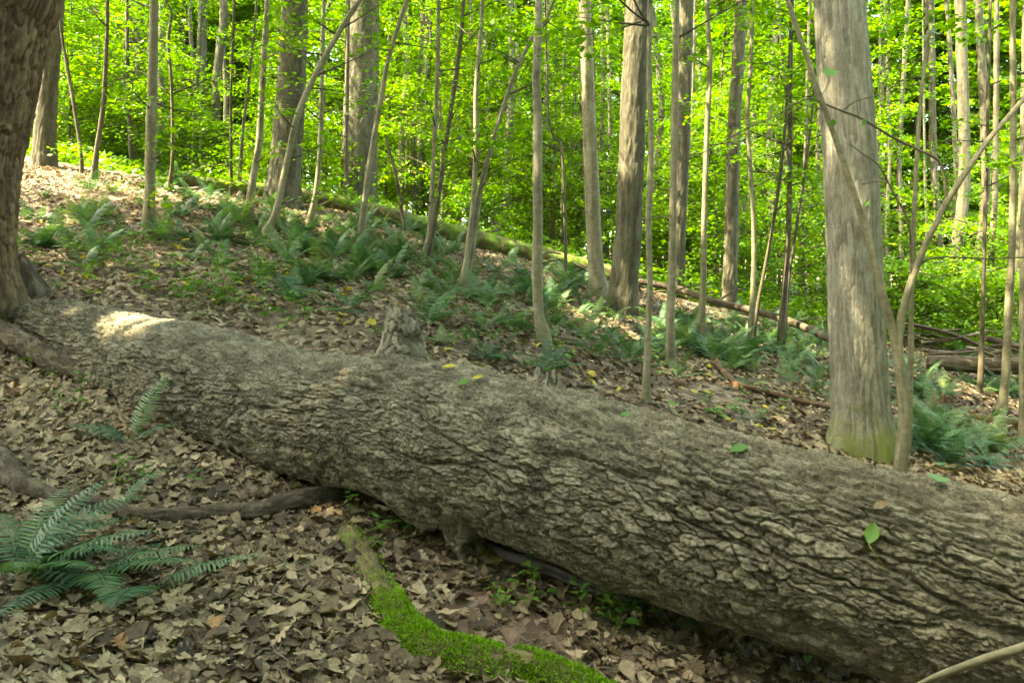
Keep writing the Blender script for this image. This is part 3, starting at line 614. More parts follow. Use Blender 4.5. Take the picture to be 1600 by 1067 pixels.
# trunks one can tell apart beyond the ridge
FAR = [(145, 205, 13, 24), (204, 234, 27, 22), (319, 262, 13, 21), (338, 276, 15, 20), (508, 306, 8, 20), (628, 345, 14, 24), (716, 362, 9, 26), (790, 380, 14, 24),
       (905, 400, 12, 20), (1290, 490, 12, 24), (1461, 505, 13, 20), (1498, 528, 20, 18), (1529, 530, 15, 18.6), (1545, 540, 9, 17), (1480, 520, 8, 22), (1590, 545, 10, 16),
       (250, 250, 12, 24), (180, 232, 10, 26), (660, 350, 10, 22), (850, 400, 10, 25), (1020, 430, 12, 24), (1200, 470, 10, 26), (1410, 500, 9, 24)]
for k in range(44):
    px = R.uniform(20, 1600); FAR.append((px, float(np.interp(px, [0, 600, 1000, 1600], [215, 345, 430, 535])) - R.uniform(0, 12), R.uniform(4, 9), R.uniform(19, 34)))
for k, (px, py, w, d) in enumerate(FAR):
    o, pts, rad, loc = tree('forest_tree', 'dim grey trunk standing in the thicket behind ' + min(ANCH, key=lambda a_: abs(a_[0] - px))[1], 'tree', [(px, py), (px + R.uniform(-4, 6), py - 130), (px + R.uniform(-6, 14), py - 260), (px + R.uniform(-8, 18), -20)],
                            (w, w * 0.8), d, M['oak'], 24, 0.2, disp_ridge(0.2, 0.06, 0.015, 90 + k), 11, 'dim trunks in the thicket')
    if k % 3 == 0: add_crown(o, loc, (loc[0], loc[1], loc[2] + 12), (2.4, 2.4, 2.2), 700, 300 + k, 0.2)

# unseen oaks added upslope so that their crowns shade the fallen trunk
for k, (x, y, h, r, n) in enumerate([(-8.8, 7.6, 9.5, 3.6, 8000), (-7.6, 2.9, 9, 3.7, 26000), (-6.0, -0.8, 9.5, 3.8, 17000)]):
    loc = np.array([x, y, gz1(x, y)]); o = empty('oak_tree', loc); tag(o, 'unseen tall oak added so that its wide leafy crown shades the fallen trunk', 'tree', 'added tall oaks shading the fallen trunk')
    pts = np.array([loc + (0, 0, -0.3), loc, loc + (0.1, 0, 3), loc + (0, 0.2, 6), loc + (0, 0, h - 1)]); rad = np.array([.34, .28, .22, .19, .12])
    link('trunk', tube_mesh('trunk', pts, rad, 20, 0.2, M['oak'], disp_ridge(0.2, 0.05, 0.015, 130 + k), loc), o)
    c = np.array([x, y, loc[2] + h]); add_crown(o, loc, c, (r, r, 2.4), n, 400 + k); add_limbs(o, loc, pts, rad, c, (r, r, 2), 10, 410 + k, M['oak'], 3.5)

# ------------------------------------------------------------------ the fallen trunk
LT = np.array([(22, 492, 548), (60, 470, 572), (100, 466, 596), (200, 483, 650), (300, 500, 694), (450, 538, 740), (600, 552, 778), (750, 574, 832), (900, 608, 893),
               (1100, 660, 968), (1300, 705, 1034), (1500, 752, 1102), (1700, 800, 1172), (1950, 862, 1262)], float)
ld = 1 / (0.1615 + 0.0001542 * LT[:, 0])
lc = P(LT[:, 0], (LT[:, 1] + LT[:, 2]) / 2, ld); lr = (LT[:, 2] - LT[:, 1]) * 0.955 / 2 * ld / F
lc[:, 1] += 0.0
C, r = catmull(lc, lr, 0.0052)
loc = np.array([lc[7][0], lc[7][1], gz1(lc[7][0], lc[7][1])])
T_, A_, B_ = frames(C)       # A_ points at the camera
# B_ direction: make phi measured so that the dense part covers the visible side
vis = np.linspace(-2.0, 2.0, 400); hid = np.linspace(2.0, 2 * math.pi - 2.0, 62)[1:-1]
phi = np.concatenate([vis, hid])
sgn = 1 if B_[len(B_) // 2][2] > 0 else -1          # +phi climbs (1) or sinks (-1)
scum = np.concatenate([[0], np.cumsum(np.linalg.norm(np.diff(C, axis=0), axis=1))])
def s_of_px(px): return float(np.interp(px, [p for p in LT[:, 0]], [scum[np.argmin(np.linalg.norm(C - q, axis=1))] for q in lc]))
def log_disp(S, PH, RR):
    PHc = np.where(PH > math.pi, PH - 2 * math.pi, PH) * sgn     # + is up
    v = PHc * 0.38; u = S
    wu = u + 0.05 * fbm(u * 4, v * 5, 2, 3) * 2 + 0.012 * fbm(u * 30, v * 40, 6, 2) * 2; wv = v + 0.035 * fbm(u * 3.2, v * 6, 4, 3) * 2 + 0.012 * fbm(u * 34, v * 40, 7, 2) * 2 + 0.10 * u
    f1, f2, c1, du, dv = worley(wu / 0.090, wv / 0.036, 3); e1 = f2 - f1
    g1, g2, c2, du2, dv2 = worley(wu / 0.032, wv / 0.017, 14); e2 = g2 - g1
    big = sstep(0.38, 0.62, vnoise(u * 1.4, v * 2.5, 17) * 0.6 + 0.4 * vnoise(u * 4, v * 6, 19))
    plate = sstep(0.01, 0.17, e1)
    calm = 1 - 0.12 * sstep(0.7, 1.3, PHc)
    h = (0.017 * plate * (0.45 + 0.7 * c1) - 0.013 * dv * plate) * (0.4 + 0.7 * big)
    h += 0.0075 * sstep(0.02, 0.18, e2) * (0.3 + c2) - 0.004 * dv2
    fur = 1 - np.abs(2 * vnoise(wu * 2.2, wv * 13, 31) - 1); h -= 0.026 * sstep(0.80, 0.98, fur) * sstep(0.3, 0.6, vnoise(u * 1.7, v * 3, 37))
    h += (0.010 - 0.006 * sstep(0.4, 1.0, PHc)) * fbm(u * 30, v * 45, 41, 3); h = h * calm - 0.014
    h += 0.05 * fbm(u * 1.6, v * 2.2, 47, 3)
    def lump(px, ph, su, sp_, a): return a * np.exp(-((S - s_of_px(px)) / su) ** 2 - ((PHc - ph) / sp_) ** 2)
    h += lump(622, 1.15, 0.19, 0.42, 0.055) + lump(850, 1.05, 0.12, 0.26, 0.04) + lump(705, -1.1, 0.22, 0.45, 0.07) + lump(1150, 0.9, 0.25, 0.3, 0.012)
    h += 0.02 * np.exp(-((PHc - 0.5 - 0.5 * (S - s_of_px(850))) / 0.12) ** 2) * sstep(0, 0.2, S - s_of_px(850)) * (1 - sstep(0.5, 1.0, S - s_of_px(850)))
    end = np.exp(-S / 0.10); h -= end * 0.10 * (0.6 + 0.8 * vnoise(PHc * 3, S * 3, 51))
    return h, 0.6 * c1 + 0.4 * c2
V, Fs, t = tube(C, r, 0, log_disp, phi)
log = empty('fallen_log', loc); tag(log, 'huge fallen trunk with flaking scaly bark lying down the slope across the litter', 'log')
link('bark', mesh_np('bark', V - loc, Fs, {'tint': ('POINT', t)}, True, [M['log']]), log)
def disp_stub(seed, jag):
    def f(S, PH, RR):
        top = S.max(); vv = PH / (2 * math.pi) * 12
        f1, f2, c, du, dv = worley(S / 0.07 + 1.5 * fbm(S * 14, vv * .7, seed, 3), vv * 1.25 + 1.2 * fbm(S * 16, vv * .8, seed + 2, 3), seed); h = 0.017 * sstep(0, 0.22, f2 - f1) * (0.3 + c) + 0.045 * fbm(S * 9, vv * 0.5, seed + 4, 4) - 0.008
        return h, c
    return f
def stub(px, py, d, direction, L, r0, r1, seed, name='branch_stub'):
    b = P(px, py, d); dv = np.asarray(direction, float); dv /= np.linalg.norm(dv)
    pts = [b - dv * 0.15, b, b + dv * L * 0.5, b + dv * L * 0.93, b + dv * L]
    C2, r2 = catmull(pts, [r0 * 1.5, r0 * 1.25, (r0 + r1) / 2, r1, r1 * 0.86], 0.006); V2, F2, t2 = tube(C2, r2, 90, disp_stub(seed, 1))
    ring = (len(C2) - 1) * 90; a = np.linspace(0, 2 * math.pi, 90, endpoint=False)
    jag = 0.075 * (vnoise(np.cos(a) * 2.2 + 5, np.sin(a) * 2.2, seed) - 0.45) + 0.03 * vnoise(a * 9, a * 0, seed + 1)
    V2[ring:ring + 90] += jag[:, None] * dv; V2[-1] -= dv * min(0.09, L * 0.5)
    link(name, mesh_np(name, V2 - loc, F2, {'tint': ('POINT', t2)}, True, [M['log']]), log)
d62 = 1 / (0.1615 + 0.0001542 * 625)
stub(628, 560, d62 + 0.10, (-0.02, 0.10, 1), 0.245, 0.112, 0.084, 71)
stub(728, 800, 1 / (0.1615 + 0.0001542 * 728) - 0.14, (0.02, 0.05, -1), 0.29, 0.12, 0.085, 73)
stub(852, 612, 1 / (0.1615 + 0.0001542 * 852) + 0.12, (0.15, 0.25, 1), 0.06, 0.085, 0.055, 75)

# ------------------------------------------------------------------ fallen branches, logs, stump
def ground_branch(name, label, cat, pix, wid, mat_, lift=0.5, nseg=22, step=0.03, disp=None, depth=None, group=None):
    pix = np.array(pix, float); wid = np.broadcast_to(np.asarray(wid, float), (len(pix),))
    g = G(pix[:, 0], pix[:, 1] + wid * 0.35) if depth is None else P(pix[:, 0], pix[:, 1], np.broadcast_to(np.asarray(depth, float), (len(pix),)))
    rad = wid * g[:, 1] / F / 2
    if depth is None: g[:, 2] += rad * lift
    elif name.endswith('log'): g[:, 2] = np.maximum(g[:, 2], gz(g[:, 0], g[:, 1]) + rad * 0.75)
    loc = g[len(g) // 2].copy(); loc[2] = gz1(loc[0], loc[1])
    o = empty(name, loc); tag(o, label, cat, group)
    link('wood', tube_mesh('wood', g, rad, nseg, step, mat_, disp or disp_smooth(0.006, int(pix[0, 0]) % 97), loc), o)
    return o, g, rad, loc
ground_branch('fallen_limb', 'rough splintered limb wedged against the underside of the fallen trunk', 'limb', [(-60, 478), (0, 518), (50, 545), (101, 573), (150, 592), (200, 612), (245, 640)], (30, 32, 32, 34, 34, 30, 16), M['dead'], 0.5, 60, 0.012, disp_ridge(0.09, 0.03, 0.010, 140), [5.35, 5.2, 5.08, 4.95, 4.86, 4.78, 4.75])
ground_branch('fallen_limb', 'dark bent limb lying across the litter under the fallen trunk', 'limb', [(-60, 670), (0, 724), (34, 758), (86, 780), (172, 796), (220, 806), (275, 806), (344, 804), (413, 798), (464, 784), (540, 775), (610, 772)], (38, 38, 34, 27, 25, 24, 24, 26, 30, 32, 25, 20), M['dead'], 0.7, 40, 0.015, disp_ridge(0.09, 0.03, 0.008, 141))
ground_branch('stick', 'long thin brown stick lying behind the dark bent limb', 'stick', [(100, 722), (144, 731), (190, 740), (241, 752), (310, 768), (378, 788)], (7, 8, 8, 8, 8, 7), M['dead'], 0.8)
ground_branch('stick', 'short dark stick poking down from the bent limb', 'stick', [(254, 779), (280, 815), (313, 862)], (7, 7, 5), M['dead'], 0.9)
ground_branch('stick', 'smooth tan curved stick on the litter beneath the fern clump', 'stick', [(-30, 1002), (0, 1010), (69, 1030), (110, 1048), (150, 1072)], (9, 9, 9, 8, 8), M['sapling'], 0.9)
ground_branch('branch_piece', 'short bark covered branch piece half sunk in the litter', 'branch', [(294, 992), (288, 1020), (272, 1070)], (17, 20, 20), M['dead'], 0.4)
ground_branch('dark_branch', 'smooth dark branch like a pipe showing under the fallen trunk', 'branch', [(735, 845), (757, 862), (791, 882), (857, 906), (908, 927), (960, 944), (1010, 952), (1063, 958)], (16, 17, 17, 17, 17, 17, 16, 15), M['slick'], 2.2)
ground_branch('stick', 'tan twiggy stick slanting in front of the fallen trunk lower end', 'stick', [(1425, 1075), (1460, 1058), (1490, 1046), (1540, 1028), (1600, 1010), (1660, 985)], (10, 11, 12, 12, 12, 12), M['sapling'], 0.5, 16, 0.02, None, [2.02, 2.0, 1.98, 1.96, 1.94, 1.92])
ground_branch('mossy_log', 'long mossy dark log along the ridge edge above the fern bank', 'log', [(262, 282), (330, 297), (400, 308), (480, 326), (540, 345), (620, 366), (700, 382), (780, 398), (860, 415), (940, 436), (1000, 452)], (18, 20, 23, 25, 26, 27, 28, 30, 30, 27, 18), M['ridge'], 0.9, 24, 0.05, disp_ridge(0.2, 0.05, 0.03, 150), [12.2, 12.4, 12.6, 12.8, 13.0, 13.1, 13.2, 13.3, 13.3, 13.3, 13.3])
ground_branch('dead_branch', 'long dead branch sloping from the ridge behind the thick pale trunk', 'branch', [(1000, 440), (1060, 452), (1127, 474), (1195, 490), (1246, 507), (1303, 534), (1340, 556)], (10, 11, 11, 12, 12, 12, 11), M['dead'], 0.9, 14, 0.05, None, [12.6, 12.2, 11.6, 11, 10.5, 10.0, 9.6])
ground_branch('rotten_branch', 'reddish brown rotten branch lying across the litter behind the fallen trunk', 'branch', [(1108, 552), (1128, 578), (1151, 601), (1180, 610), (1212, 618), (1255, 630), (1310, 641)], (9, 11, 12, 12, 12, 12, 11), M['rot'], 0.7)
ground_branch('cut_log', 'dark horizontal log with pale top lying beyond the slim straight sapling', 'log', [(1449, 566), (1490, 568), (1540, 571), (1600, 573), (1680, 577)], (20, 24, 25, 26, 27), M['dead'], 0.6, 30, 0.05, disp_ridge(0.2, 0.05, 0.015, 155), [10.6, 10.4, 10.3, 10.2, 10.1])
ground_branch('mossy_log', 'low mossy log beside the rotten stump', 'log', [(1520, 652), (1560, 658), (1610, 664), (1660, 670)], (16, 20, 20, 20), M['mossy_log'], 0.4, 24, 0.04)
ground_branch('dead_branch', 'thin bare branch arching above the dark horizontal log', 'branch', [(1405, 505), (1440, 510), (1480, 520), (1520, 535), (1560, 556)], (4, 5, 6, 6, 4), M['dead'], 0.9, 8, 0.05, None, 11)
ground_branch('dead_branch', 'dark fallen bough propped behind the slim straight sapling', 'branch', [(1540, 528), (1570, 536), (1600, 545), (1660, 556)], (9, 11, 12, 13), M['dead'], 0.9, 12, 0.05, None, 12)
ground_branch('pale_branch', 'pale curved sunlit branch on the litter below the ridge log', 'branch', [(268, 286), (280, 297), (300, 298), (330, 296), (360, 297), (378, 305)], (6, 7, 7, 7, 7, 6), M['grey_dead'], 0.9)
ground_branch('pale_branch', 'low grey branch on the litter beside the pale kinked pole', 'branch', [(862, 512), (890, 520), (920, 527), (945, 536)], (6, 8, 8, 6), M['grey_dead'], 0.9)
ground_branch('fallen_limb', 'mossy grey limb lying in the litter behind the pale kinked pole', 'limb', [(860, 528), (900, 536), (936, 544)], (10, 12, 9), M['dead'], 0.6)
ground_branch('stick', 'dark leaning snag stick standing among the ridge saplings', 'stick', [(633, 362), (628, 330), (618, 270), (602, 216)], (5, 5, 4, 3), M['dead'], 0.9, 8, 0.05, None, [11.6, 11.6, 11.6, 11.6])
ground_branch('stick', 'thin stick lying below the thick pale trunk', 'stick', [(1222, 645), (1250, 660), (1282, 676)], (5, 6, 5), M['dead'], 0.8)
ground_branch('stick', 'slim bare stick resting behind the small broken stub on the trunk', 'stick', [(728, 562), (760, 562), (790, 570), (812, 578)], (4, 5, 4, 3), M['grey_dead'], 0.8)
for k in range(22):
    px = R.uniform(1390, 1600); py = np.interp(px, [1390, 1600], [525, 568]) + R.uniform(-26, 26); dd = R.uniform(9.8, 13); L = R.uniform(40, 120); an = R.uniform(-0.25, 0.55); w_ = R.uniform(2.5, 7)
    ground_branch('dead_stick', 'dead stick in the tangle around the dark horizontal log', 'stick', [(px, py), (px + L * math.cos(an) * .5, py + L * math.sin(an) * .5 + R.uniform(-7, 7)), (px + L * math.cos(an), py + L * math.sin(an))], (w_, w_ * .8, w_ * .5), M['dead' if k % 3 else 'grey_dead'], 0.9, 7, 0.1, None, dd, 'tangle sticks')
# small sticks in the ridge tangle
for k in range(26):
    px = R.uniform(830, 1300); py = np.interp(px, [830, 1000, 1300], [405, 440, 520]) + R.uniform(-18, 12); dd = R.uniform(11.5, 14); L = R.uniform(20, 60); an = R.uniform(-0.5, 0.6)
    ground_branch('brush_stick', 'thin dead stick in the brush tangle by the ridge', 'stick', [(px, py), (px + L * math.cos(an) * .5, py + L * math.sin(an) * .5 + R.uniform(-5, 5)), (px + L * math.cos(an), py + L * math.sin(an))], (3.5, 3, 2), M['dead'], 0.9, 6, 0.1, None, dd, 'brush tangle sticks')
# stump
def stump(name, label, px, py, wpx, hpx, d, mat_, seed, lean=(0, 0)):
    b = P(px, py, d); b[2] = gz1(b[0], d); r0 = wpx * d / F / 2; h = hpx * d / F; o = empty(name, b); tag(o, label, 'stump')
    pts = [b - (0, 0, 0.1), b, b + (lean[0] * .5, lean[1] * .5, h * 0.6), b + (lean[0], lean[1], h)]
    C2, r2 = catmull(pts, [r0 * 1.25, r0 * 1.15, r0 * 0.85, r0 * 0.7], 0.02); V2, F2, t2 = tube(C2, r2, 60, disp_ridge(0.12, 0.04, 0.02, seed))
    ring = (len(C2) - 1) * 60; a = np.arange(60) / 60 * 6.283
    V2[ring:ring + 60, 2] += h * 0.45 * (vnoise(np.cos(a) * 2.2 + 4, np.sin(a) * 2.2, seed) - 0.4); V2[-1, 2] -= h * 0.35
    link('wood', mesh_np('wood', V2 - b, F2, {'tint': ('POINT', t2)}, True, [mat_]), o)
stump('rotten_stump', 'small reddish rotten stump among the ferns', 1468, 652, 32, 32, 7.9, M['rot'], 160)
stump('grey_stump', 'weathered grey slab of broken stump behind the leaning furrowed oak', 46, 455, 46, 46, 6.3, M['dead'], 161, (-0.14, 0.05))
stump('rotten_stump', 'dark broken stump standing behind the ridge log', 775, 385, 22, 40, 15.0, M['dead'], 162)

# mossy log in front, wood under a moss coat
mp = np.array([(540, 826), (551, 846), (582, 893), (616, 952), (668, 1001), (736, 1030), (788, 1037), (840, 1046), (908, 1070), (980, 1110)], float)
mw = np.array([30, 36, 40, 48, 56, 58, 54, 52, 50, 50], float)
o, g, rad, mloc = ground_branch('moss_covered_log', 'bent low log with a thick bright green moss coat in the litter', 'log', mp, mw, M['mossy_log'], 0.25, 60, 0.012, disp_ridge(0.09, 0.03, 0.008, 170))
C2, r2 = catmull(g, rad, 0.01); T2, A2, B2 = frames(C2)
rng = np.random.default_rng(77); n = 36000; i = rng.integers(0, len(C2), n); a = rng.uniform(0, 6.283, n)
nr = np.cos(a)[:, None] * A2[i] + np.sin(a)[:, None] * B2[i]; s = i / len(C2)
thick = 0.5 + 0.9 * vnoise(s * 26, a * 1.3, 5); ok = (nr[:, 2] > -0.25) & (rng.uniform(0, 1, n) < sstep(0.22, 0.5, s) * 0.97 + 0.03) & (thick > 0.62)
pos = (C2[i] + nr * (r2[i] * 0.98 + 0.006 + 0.022 * np.clip(thick - 0.6, 0, 1) * (0.5 + vnoise(s * 60, a * 2.5, 9)))[:, None])[ok]; nr = nr[ok]
dirn = nr + rng.normal(0, 0.55, nr.shape); dirn /= np.linalg.norm(dirn, axis=1, keepdims=True); sd = np.cross(dirn, rng.normal(0, 1, nr.shape)); sd /= np.linalg.norm(sd, axis=1, keepdims=True)
L = rng.uniform(0.008, 0.017, len(pos))[:, None]
Vm = np.stack([pos - sd * L * 0.22, pos + sd * L * 0.22, pos + dirn * L + sd * L * 0.06, pos + dirn * L - sd * L * 0.06], 1).reshape(-1, 3)
mo = link('moss', mesh_np('moss', Vm - mloc, np.arange(len(Vm)).reshape(-1, 4), {'rnd': ('FACE', np.clip(rng.normal(0.5, 0.25, len(pos)), 0, 1))}, False, [M['moss']]), o); mo['kind'] = 'stuff'

# ------------------------------------------------------------------ leaf litter (loose leaves have no 'rnd' attribute and take the object's own random value)
def oak_outline(seed):
    rng = np.random.default_rng(seed); k = rng.integers(0, 3); pts = []
    n = 4
    if k < 2:
        for j in range(n):
            y0 = 0.08 + 0.84 * j / n; w = 0.34 * math.sin(math.pi * (0.2 + 0.7 * (j + 0.5) / n)) * rng.uniform(0.85, 1.2)
            pts += [(w * 0.38, y0), (w, y0 + 0.13), (w * 0.85, y0 + 0.19)]
    else:
        for y0, w in ((0.08, .12), (0.25, .27), (0.45, .32), (0.65, .26), (0.85, .12)): pts.append((w * rng.uniform(.9, 1.1), y0))
    return [(0, 0)] + pts + [(0, 1.0)]
def litter_leaf(seed):
    rng = np.random.default_rng(seed); h = oak_outline(seed); n = len(h)
    cu, cv, tw = rng.uniform(-0.6, 1.1), rng.uniform(-0.6, 0.8), rng.uniform(-0.6, 0.6)
    V, Fc = [], []
    mids = [(0.0, y) for x, y in h]
    def sh(x, y):
        yy = y - 0.5; return (x, yy, cu * x * x * 1.6 + 0.35 * abs(x) * rng.uniform(0.4, 1.2) + cv * yy * yy * 0.55 + tw * x * yy + 0.03 * math.sin(9 * y + seed) * abs(x) * 6)
    V = [sh(x, y) for x, y in mids] + [sh(x, y) for x, y in h[1:-1]] + [sh(-x * rng.uniform(.85, 1.1), y) for x, y in h[1:-1]]
    for k_, o_ in ((0, n), (1, n + n - 2)):
        f = lambda j: o_ + j - 1
        for j in range(n - 1):
            a = j if j == 0 else f(j); b_ = n - 1 if j + 1 == n - 1 else f(j + 1)
            if j == 0: t_ = [(0, f(1), 1)]
            elif j + 1 == n - 1: t_ = [(j, f(j), n - 1)]
            else: t_ = [(j, f(j), f(j + 1)), (j, f(j + 1), j + 1)]
            Fc += t_ if k_ == 0 else [x[::-1] for x in t_]
    return np.array(V), np.array(Fc)
LL = [litter_leaf(500 + k) for k in range(10)]
def simple_leaf(seed):
    rng = np.random.default_rng(seed); w = rng.uniform(.25, .38); c = rng.uniform(-.1, .25)
    V = np.array([(0, -.5, c), (w, -.1, .16), (w * .7, .3, .1), (0, .5, c), (-w * .7, .3, .1), (-w, -.1, .16), (0, 0, 0)]); f = np.array([(i, (i + 1) % 6, 6) for i in range(6)])
    return V, f
SL = [simple_leaf(600 + k) for k in range(6)]
def rot_mats(n, rng, tilt):
    yaw = rng.uniform(0, 6.283, n); a = rng.normal(0, tilt, n); b = rng.normal(0, tilt, n); Rm = np.zeros((n, 3, 3))
    cy_, sy_ = np.cos(yaw), np.sin(yaw); z = np.stack([np.sin(a), np.sin(b), np.ones(n)], -1); flip = np.where(rng.uniform(0, 1, n) < 0.4, -1, 1)
    z *= flip[:, None]; z /= np.linalg.norm(z, axis=1, keepdims=True); x = np.stack([cy_, sy_, np.zeros(n)], -1); x -= (x * z).sum(1, keepdims=True) * z; x /= np.linalg.norm(x, axis=1, keepdims=True)
    return np.stack([x, np.cross(z, x), z], -1)
def scatter(templates, pos, Rm, size, rnd, rng):
    which = rng.integers(0, len(templates), len(pos)); parts = []
    for k, (V, fc) in enumerate(templates):
        s = which == k; n = s.sum()
        if not n: continue
        W = np.einsum('nij,vj->nvi', Rm[s], V) * size[s][:, None, None] + pos[s][:, None]; nv = len(V)
        Fc = (fc[None] + (np.arange(n) * nv)[:, None, None]).reshape(-1, 3); parts.append((W.reshape(-1, 3), [Fc], np.repeat(rnd[s], len(fc))))
    o_ = 0; Vs, Fx, rr = [], [], []
    for V, f, q in parts: Vs.append(V); Fx.append(f[0] + o_); rr.append(q); o_ += len(V)
    return np.vstack(Vs), np.vstack(Fx), np.concatenate(rr)
rng = np.random.default_rng(91)
def slope_tilt(pos, Rm):
    e = 0.08; dx = (gz(pos[:, 0] + e, pos[:, 1]) - gz(pos[:, 0] - e, pos[:, 1])) / (2 * e); dy = (gz(pos[:, 0], pos[:, 1] + e) - gz(pos[:, 0], pos[:, 1] - e)) / (2 * e)
    A = np.zeros((len(pos), 3, 3)); A[:, 0, 0] = A[:, 1, 1] = A[:, 2, 2] = 1; A[:, 2, 0] = dx; A[:, 2, 1] = dy; return np.einsum('nij,njk->nik', A, Rm)
def field(n, y0, y1, k=0.80):
    y = np.sqrt(rng.uniform(y0 ** 2, y1 ** 2, n)); x = rng.uniform(-k, k, n) * (y + 0.4)
    keep = vnoise(x * 1.6, y * 1.6, 71) * 0.6 + vnoise(x * 4.5, y * 4.5, 72) * 0.4 > rng.uniform(0.12, 0.42, n); return x[keep], y[keep]
def lit_rnd(x, y):
    return np.clip(0.62 * rng.uniform(0, 1, len(x)) + 0.55 * (0.6 * vnoise(x * 1.3, y * 1.3, 73) + 0.4 * vnoise(x * 4, y * 4, 74)) - 0.09, 0, 1)
x, y = field(36000, 1.6, 5.6); pos = np.stack([x, y, gz(x, y) + rng.uniform(0.004, 0.035, len(x))], -1)
V1, F1, r1 = scatter(LL, pos, slope_tilt(pos, rot_mats(len(x), rng, 0.40)), 0.024 + 0.072 * rng.uniform(0, 1, len(x)) ** 1.7, lit_rnd(x, y), rng)
x, y = field(50000, 5.2, 13.5, 0.78); pos = np.stack([x, y, gz(x, y) + rng.uniform(0.004, 0.03, len(x))], -1)
V2, F2, r2_ = scatter(SL, pos, slope_tilt(pos, rot_mats(len(x), rng, 0.35)), rng.uniform(0.045, 0.10, len(x)), lit_rnd(x, y), rng)
Vl = np.vstack([V1, V2]); Fl = np.vstack([F1, F2 + len(V1)])
tag(link('leaf_litter', mesh_np('leaf_litter', Vl, Fl, {'rnd': ('FACE', np.concatenate([r1, r2_]))}, True, [M['litter']])), 'dry brown leaf litter covering the forest floor', 'leaf litter', None, 'stuff')
tw_parts = []
for k in range(420):
    near = k < 240; y_ = math.sqrt(rng.uniform(1.7 ** 2, 5.4 ** 2)) if near else math.sqrt(rng.uniform(5.2 ** 2, 12.5 ** 2)); x_ = rng.uniform(-.75, .75) * y_; L_ = rng.uniform(.06, .32) * (1 if near else 1.7); a = rng.uniform(0, 6.283); r_ = rng.uniform(.0012, .0042) * (1 if near else 1.8)
    pp = np.array([(x_ + L_ * f * math.cos(a) + rng.normal(0, .012), y_ + L_ * f * math.sin(a) + rng.normal(0, .012), 0) for f in (-.5, -.1, .2, .5)]); pp[:, 2] = gz(pp[:, 0], pp[:, 1]) + rng.uniform(.02, .05, 4)
    Cc, rq = catmull(pp, [r_, r_, r_ * .8, r_ * .5], .04); V_, F_, t_ = tube(Cc, rq, 5); tw_parts.append((V_, F_, np.full(len(V_), rng.uniform())))
V_, F_, t_ = merge(tw_parts)
tag(link('twig_litter', mesh_np('twig_litter', V_, F_, {'tint': ('POINT', t_)}, True, [M['grey_dead']])), 'small dead twigs strewn over the leaf litter', 'twigs', None, 'stuff')
# the leaves that show largest, one by one
LM = [mesh_np('fallen_leaf', V, fc, None, True, [M['litter']]) for V, fc in LL]
pxs = np.concatenate([R.uniform(0, 1250, 330)]); pys = np.concatenate([R.uniform(800, 1066, 330)])
g = G(pxs, pys); cnt = 0
for q in g:
    if cnt >= 290: break
    # keep clear of the trunk
    o = link('fallen_leaf', LM[int(R.integers(0, 10))], None, (q[0], q[1], q[2] + R.uniform(0.025, 0.045))); o.rotation_euler = (R.normal(0, .35) , R.normal(0, .3) + 0.1, R.uniform(0, 6.28)); s = R.uniform(0.06, 0.105); o.scale = (s, s, s)
    tag(o, 'dry curled tan leaf lying on top of the litter before the fallen trunk', 'leaf', 'loose dry leaves before the trunk'); cnt += 1
YM = [mesh_np('yellow_leaf', V, fc, None, True, [M['yellow']]) for V, fc in SL]
pxs = np.concatenate([R.uniform(60, 600, 60), R.uniform(600, 1250, 30)]); pys = np.interp(pxs, [60, 600, 1250], [300, 400, 600]) + R.uniform(10, 130, 90)
for q in G(pxs, pys):
    o = link('yellow_leaf', YM[int(R.integers(0, 6))], None, (q[0], q[1], q[2] + 0.04)); o.rotation_euler = (R.normal(0, .3), R.normal(0, .3) + .1, R.uniform(0, 6.28)); s = R.uniform(0.07, 0.12); o.scale = (s, s, s)
    tag(o, 'fallen bright yellow leaf on the brown litter bank behind the fallen trunk', 'leaf', 'yellow leaves on the litter bank')
# leaves lying on the fallen trunk
def on_log(px, py):
    """first point of the trunk's bark seen through this pixel"""
    dv = dirs(px, py); o0 = np.array([0, 0, EYE]); best = None
    for tt in np.arange(1.8, 6.5, 0.01):
        q = o0 + dv * tt; dd = np.linalg.norm(C - q, axis=1); k_ = dd.argmin()
        if dd[k_] < r[k_] + 0.035: return q, (q - C[k_]) / dd[k_]
    return q, np.array([0, 0, 1.0])
def ovate(s_):
    h = [(0, -.5), (.13, -.42), (.27, -.22), (.31, -.02), (.25, .18), (.13, .36), (0, .56)]; n_ = len(h)
    V_ = [(0, y_, 0.10 * y_ * y_) for x_, y_ in h] + [(x_, y_, .10 + .16 * x_ + .10 * y_ * y_ + .02 * math.sin(14 * y_)) for x_, y_ in h[1:-1]] + [(-x_ * .92, y_, .12 + .10 * x_ + .10 * y_ * y_) for x_, y_ in h[1:-1]]
    f_ = []
    for o_, rv in ((n_, 0), (2 * n_ - 2, 1)):
        t_ = [(0, o_, 1), (n_ - 2, o_ + n_ - 3, n_ - 1)] + [q_ for j in range(1, n_ - 2) for q_ in ((j, o_ + j - 1, o_ + j), (j, o_ + j, j + 1))]
        f_ += [x_[::-1] for x_ in t_] if rv else t_
    V_ = np.array(V_); V_[:, 2] -= .10; return V_ * s_, np.array(f_)
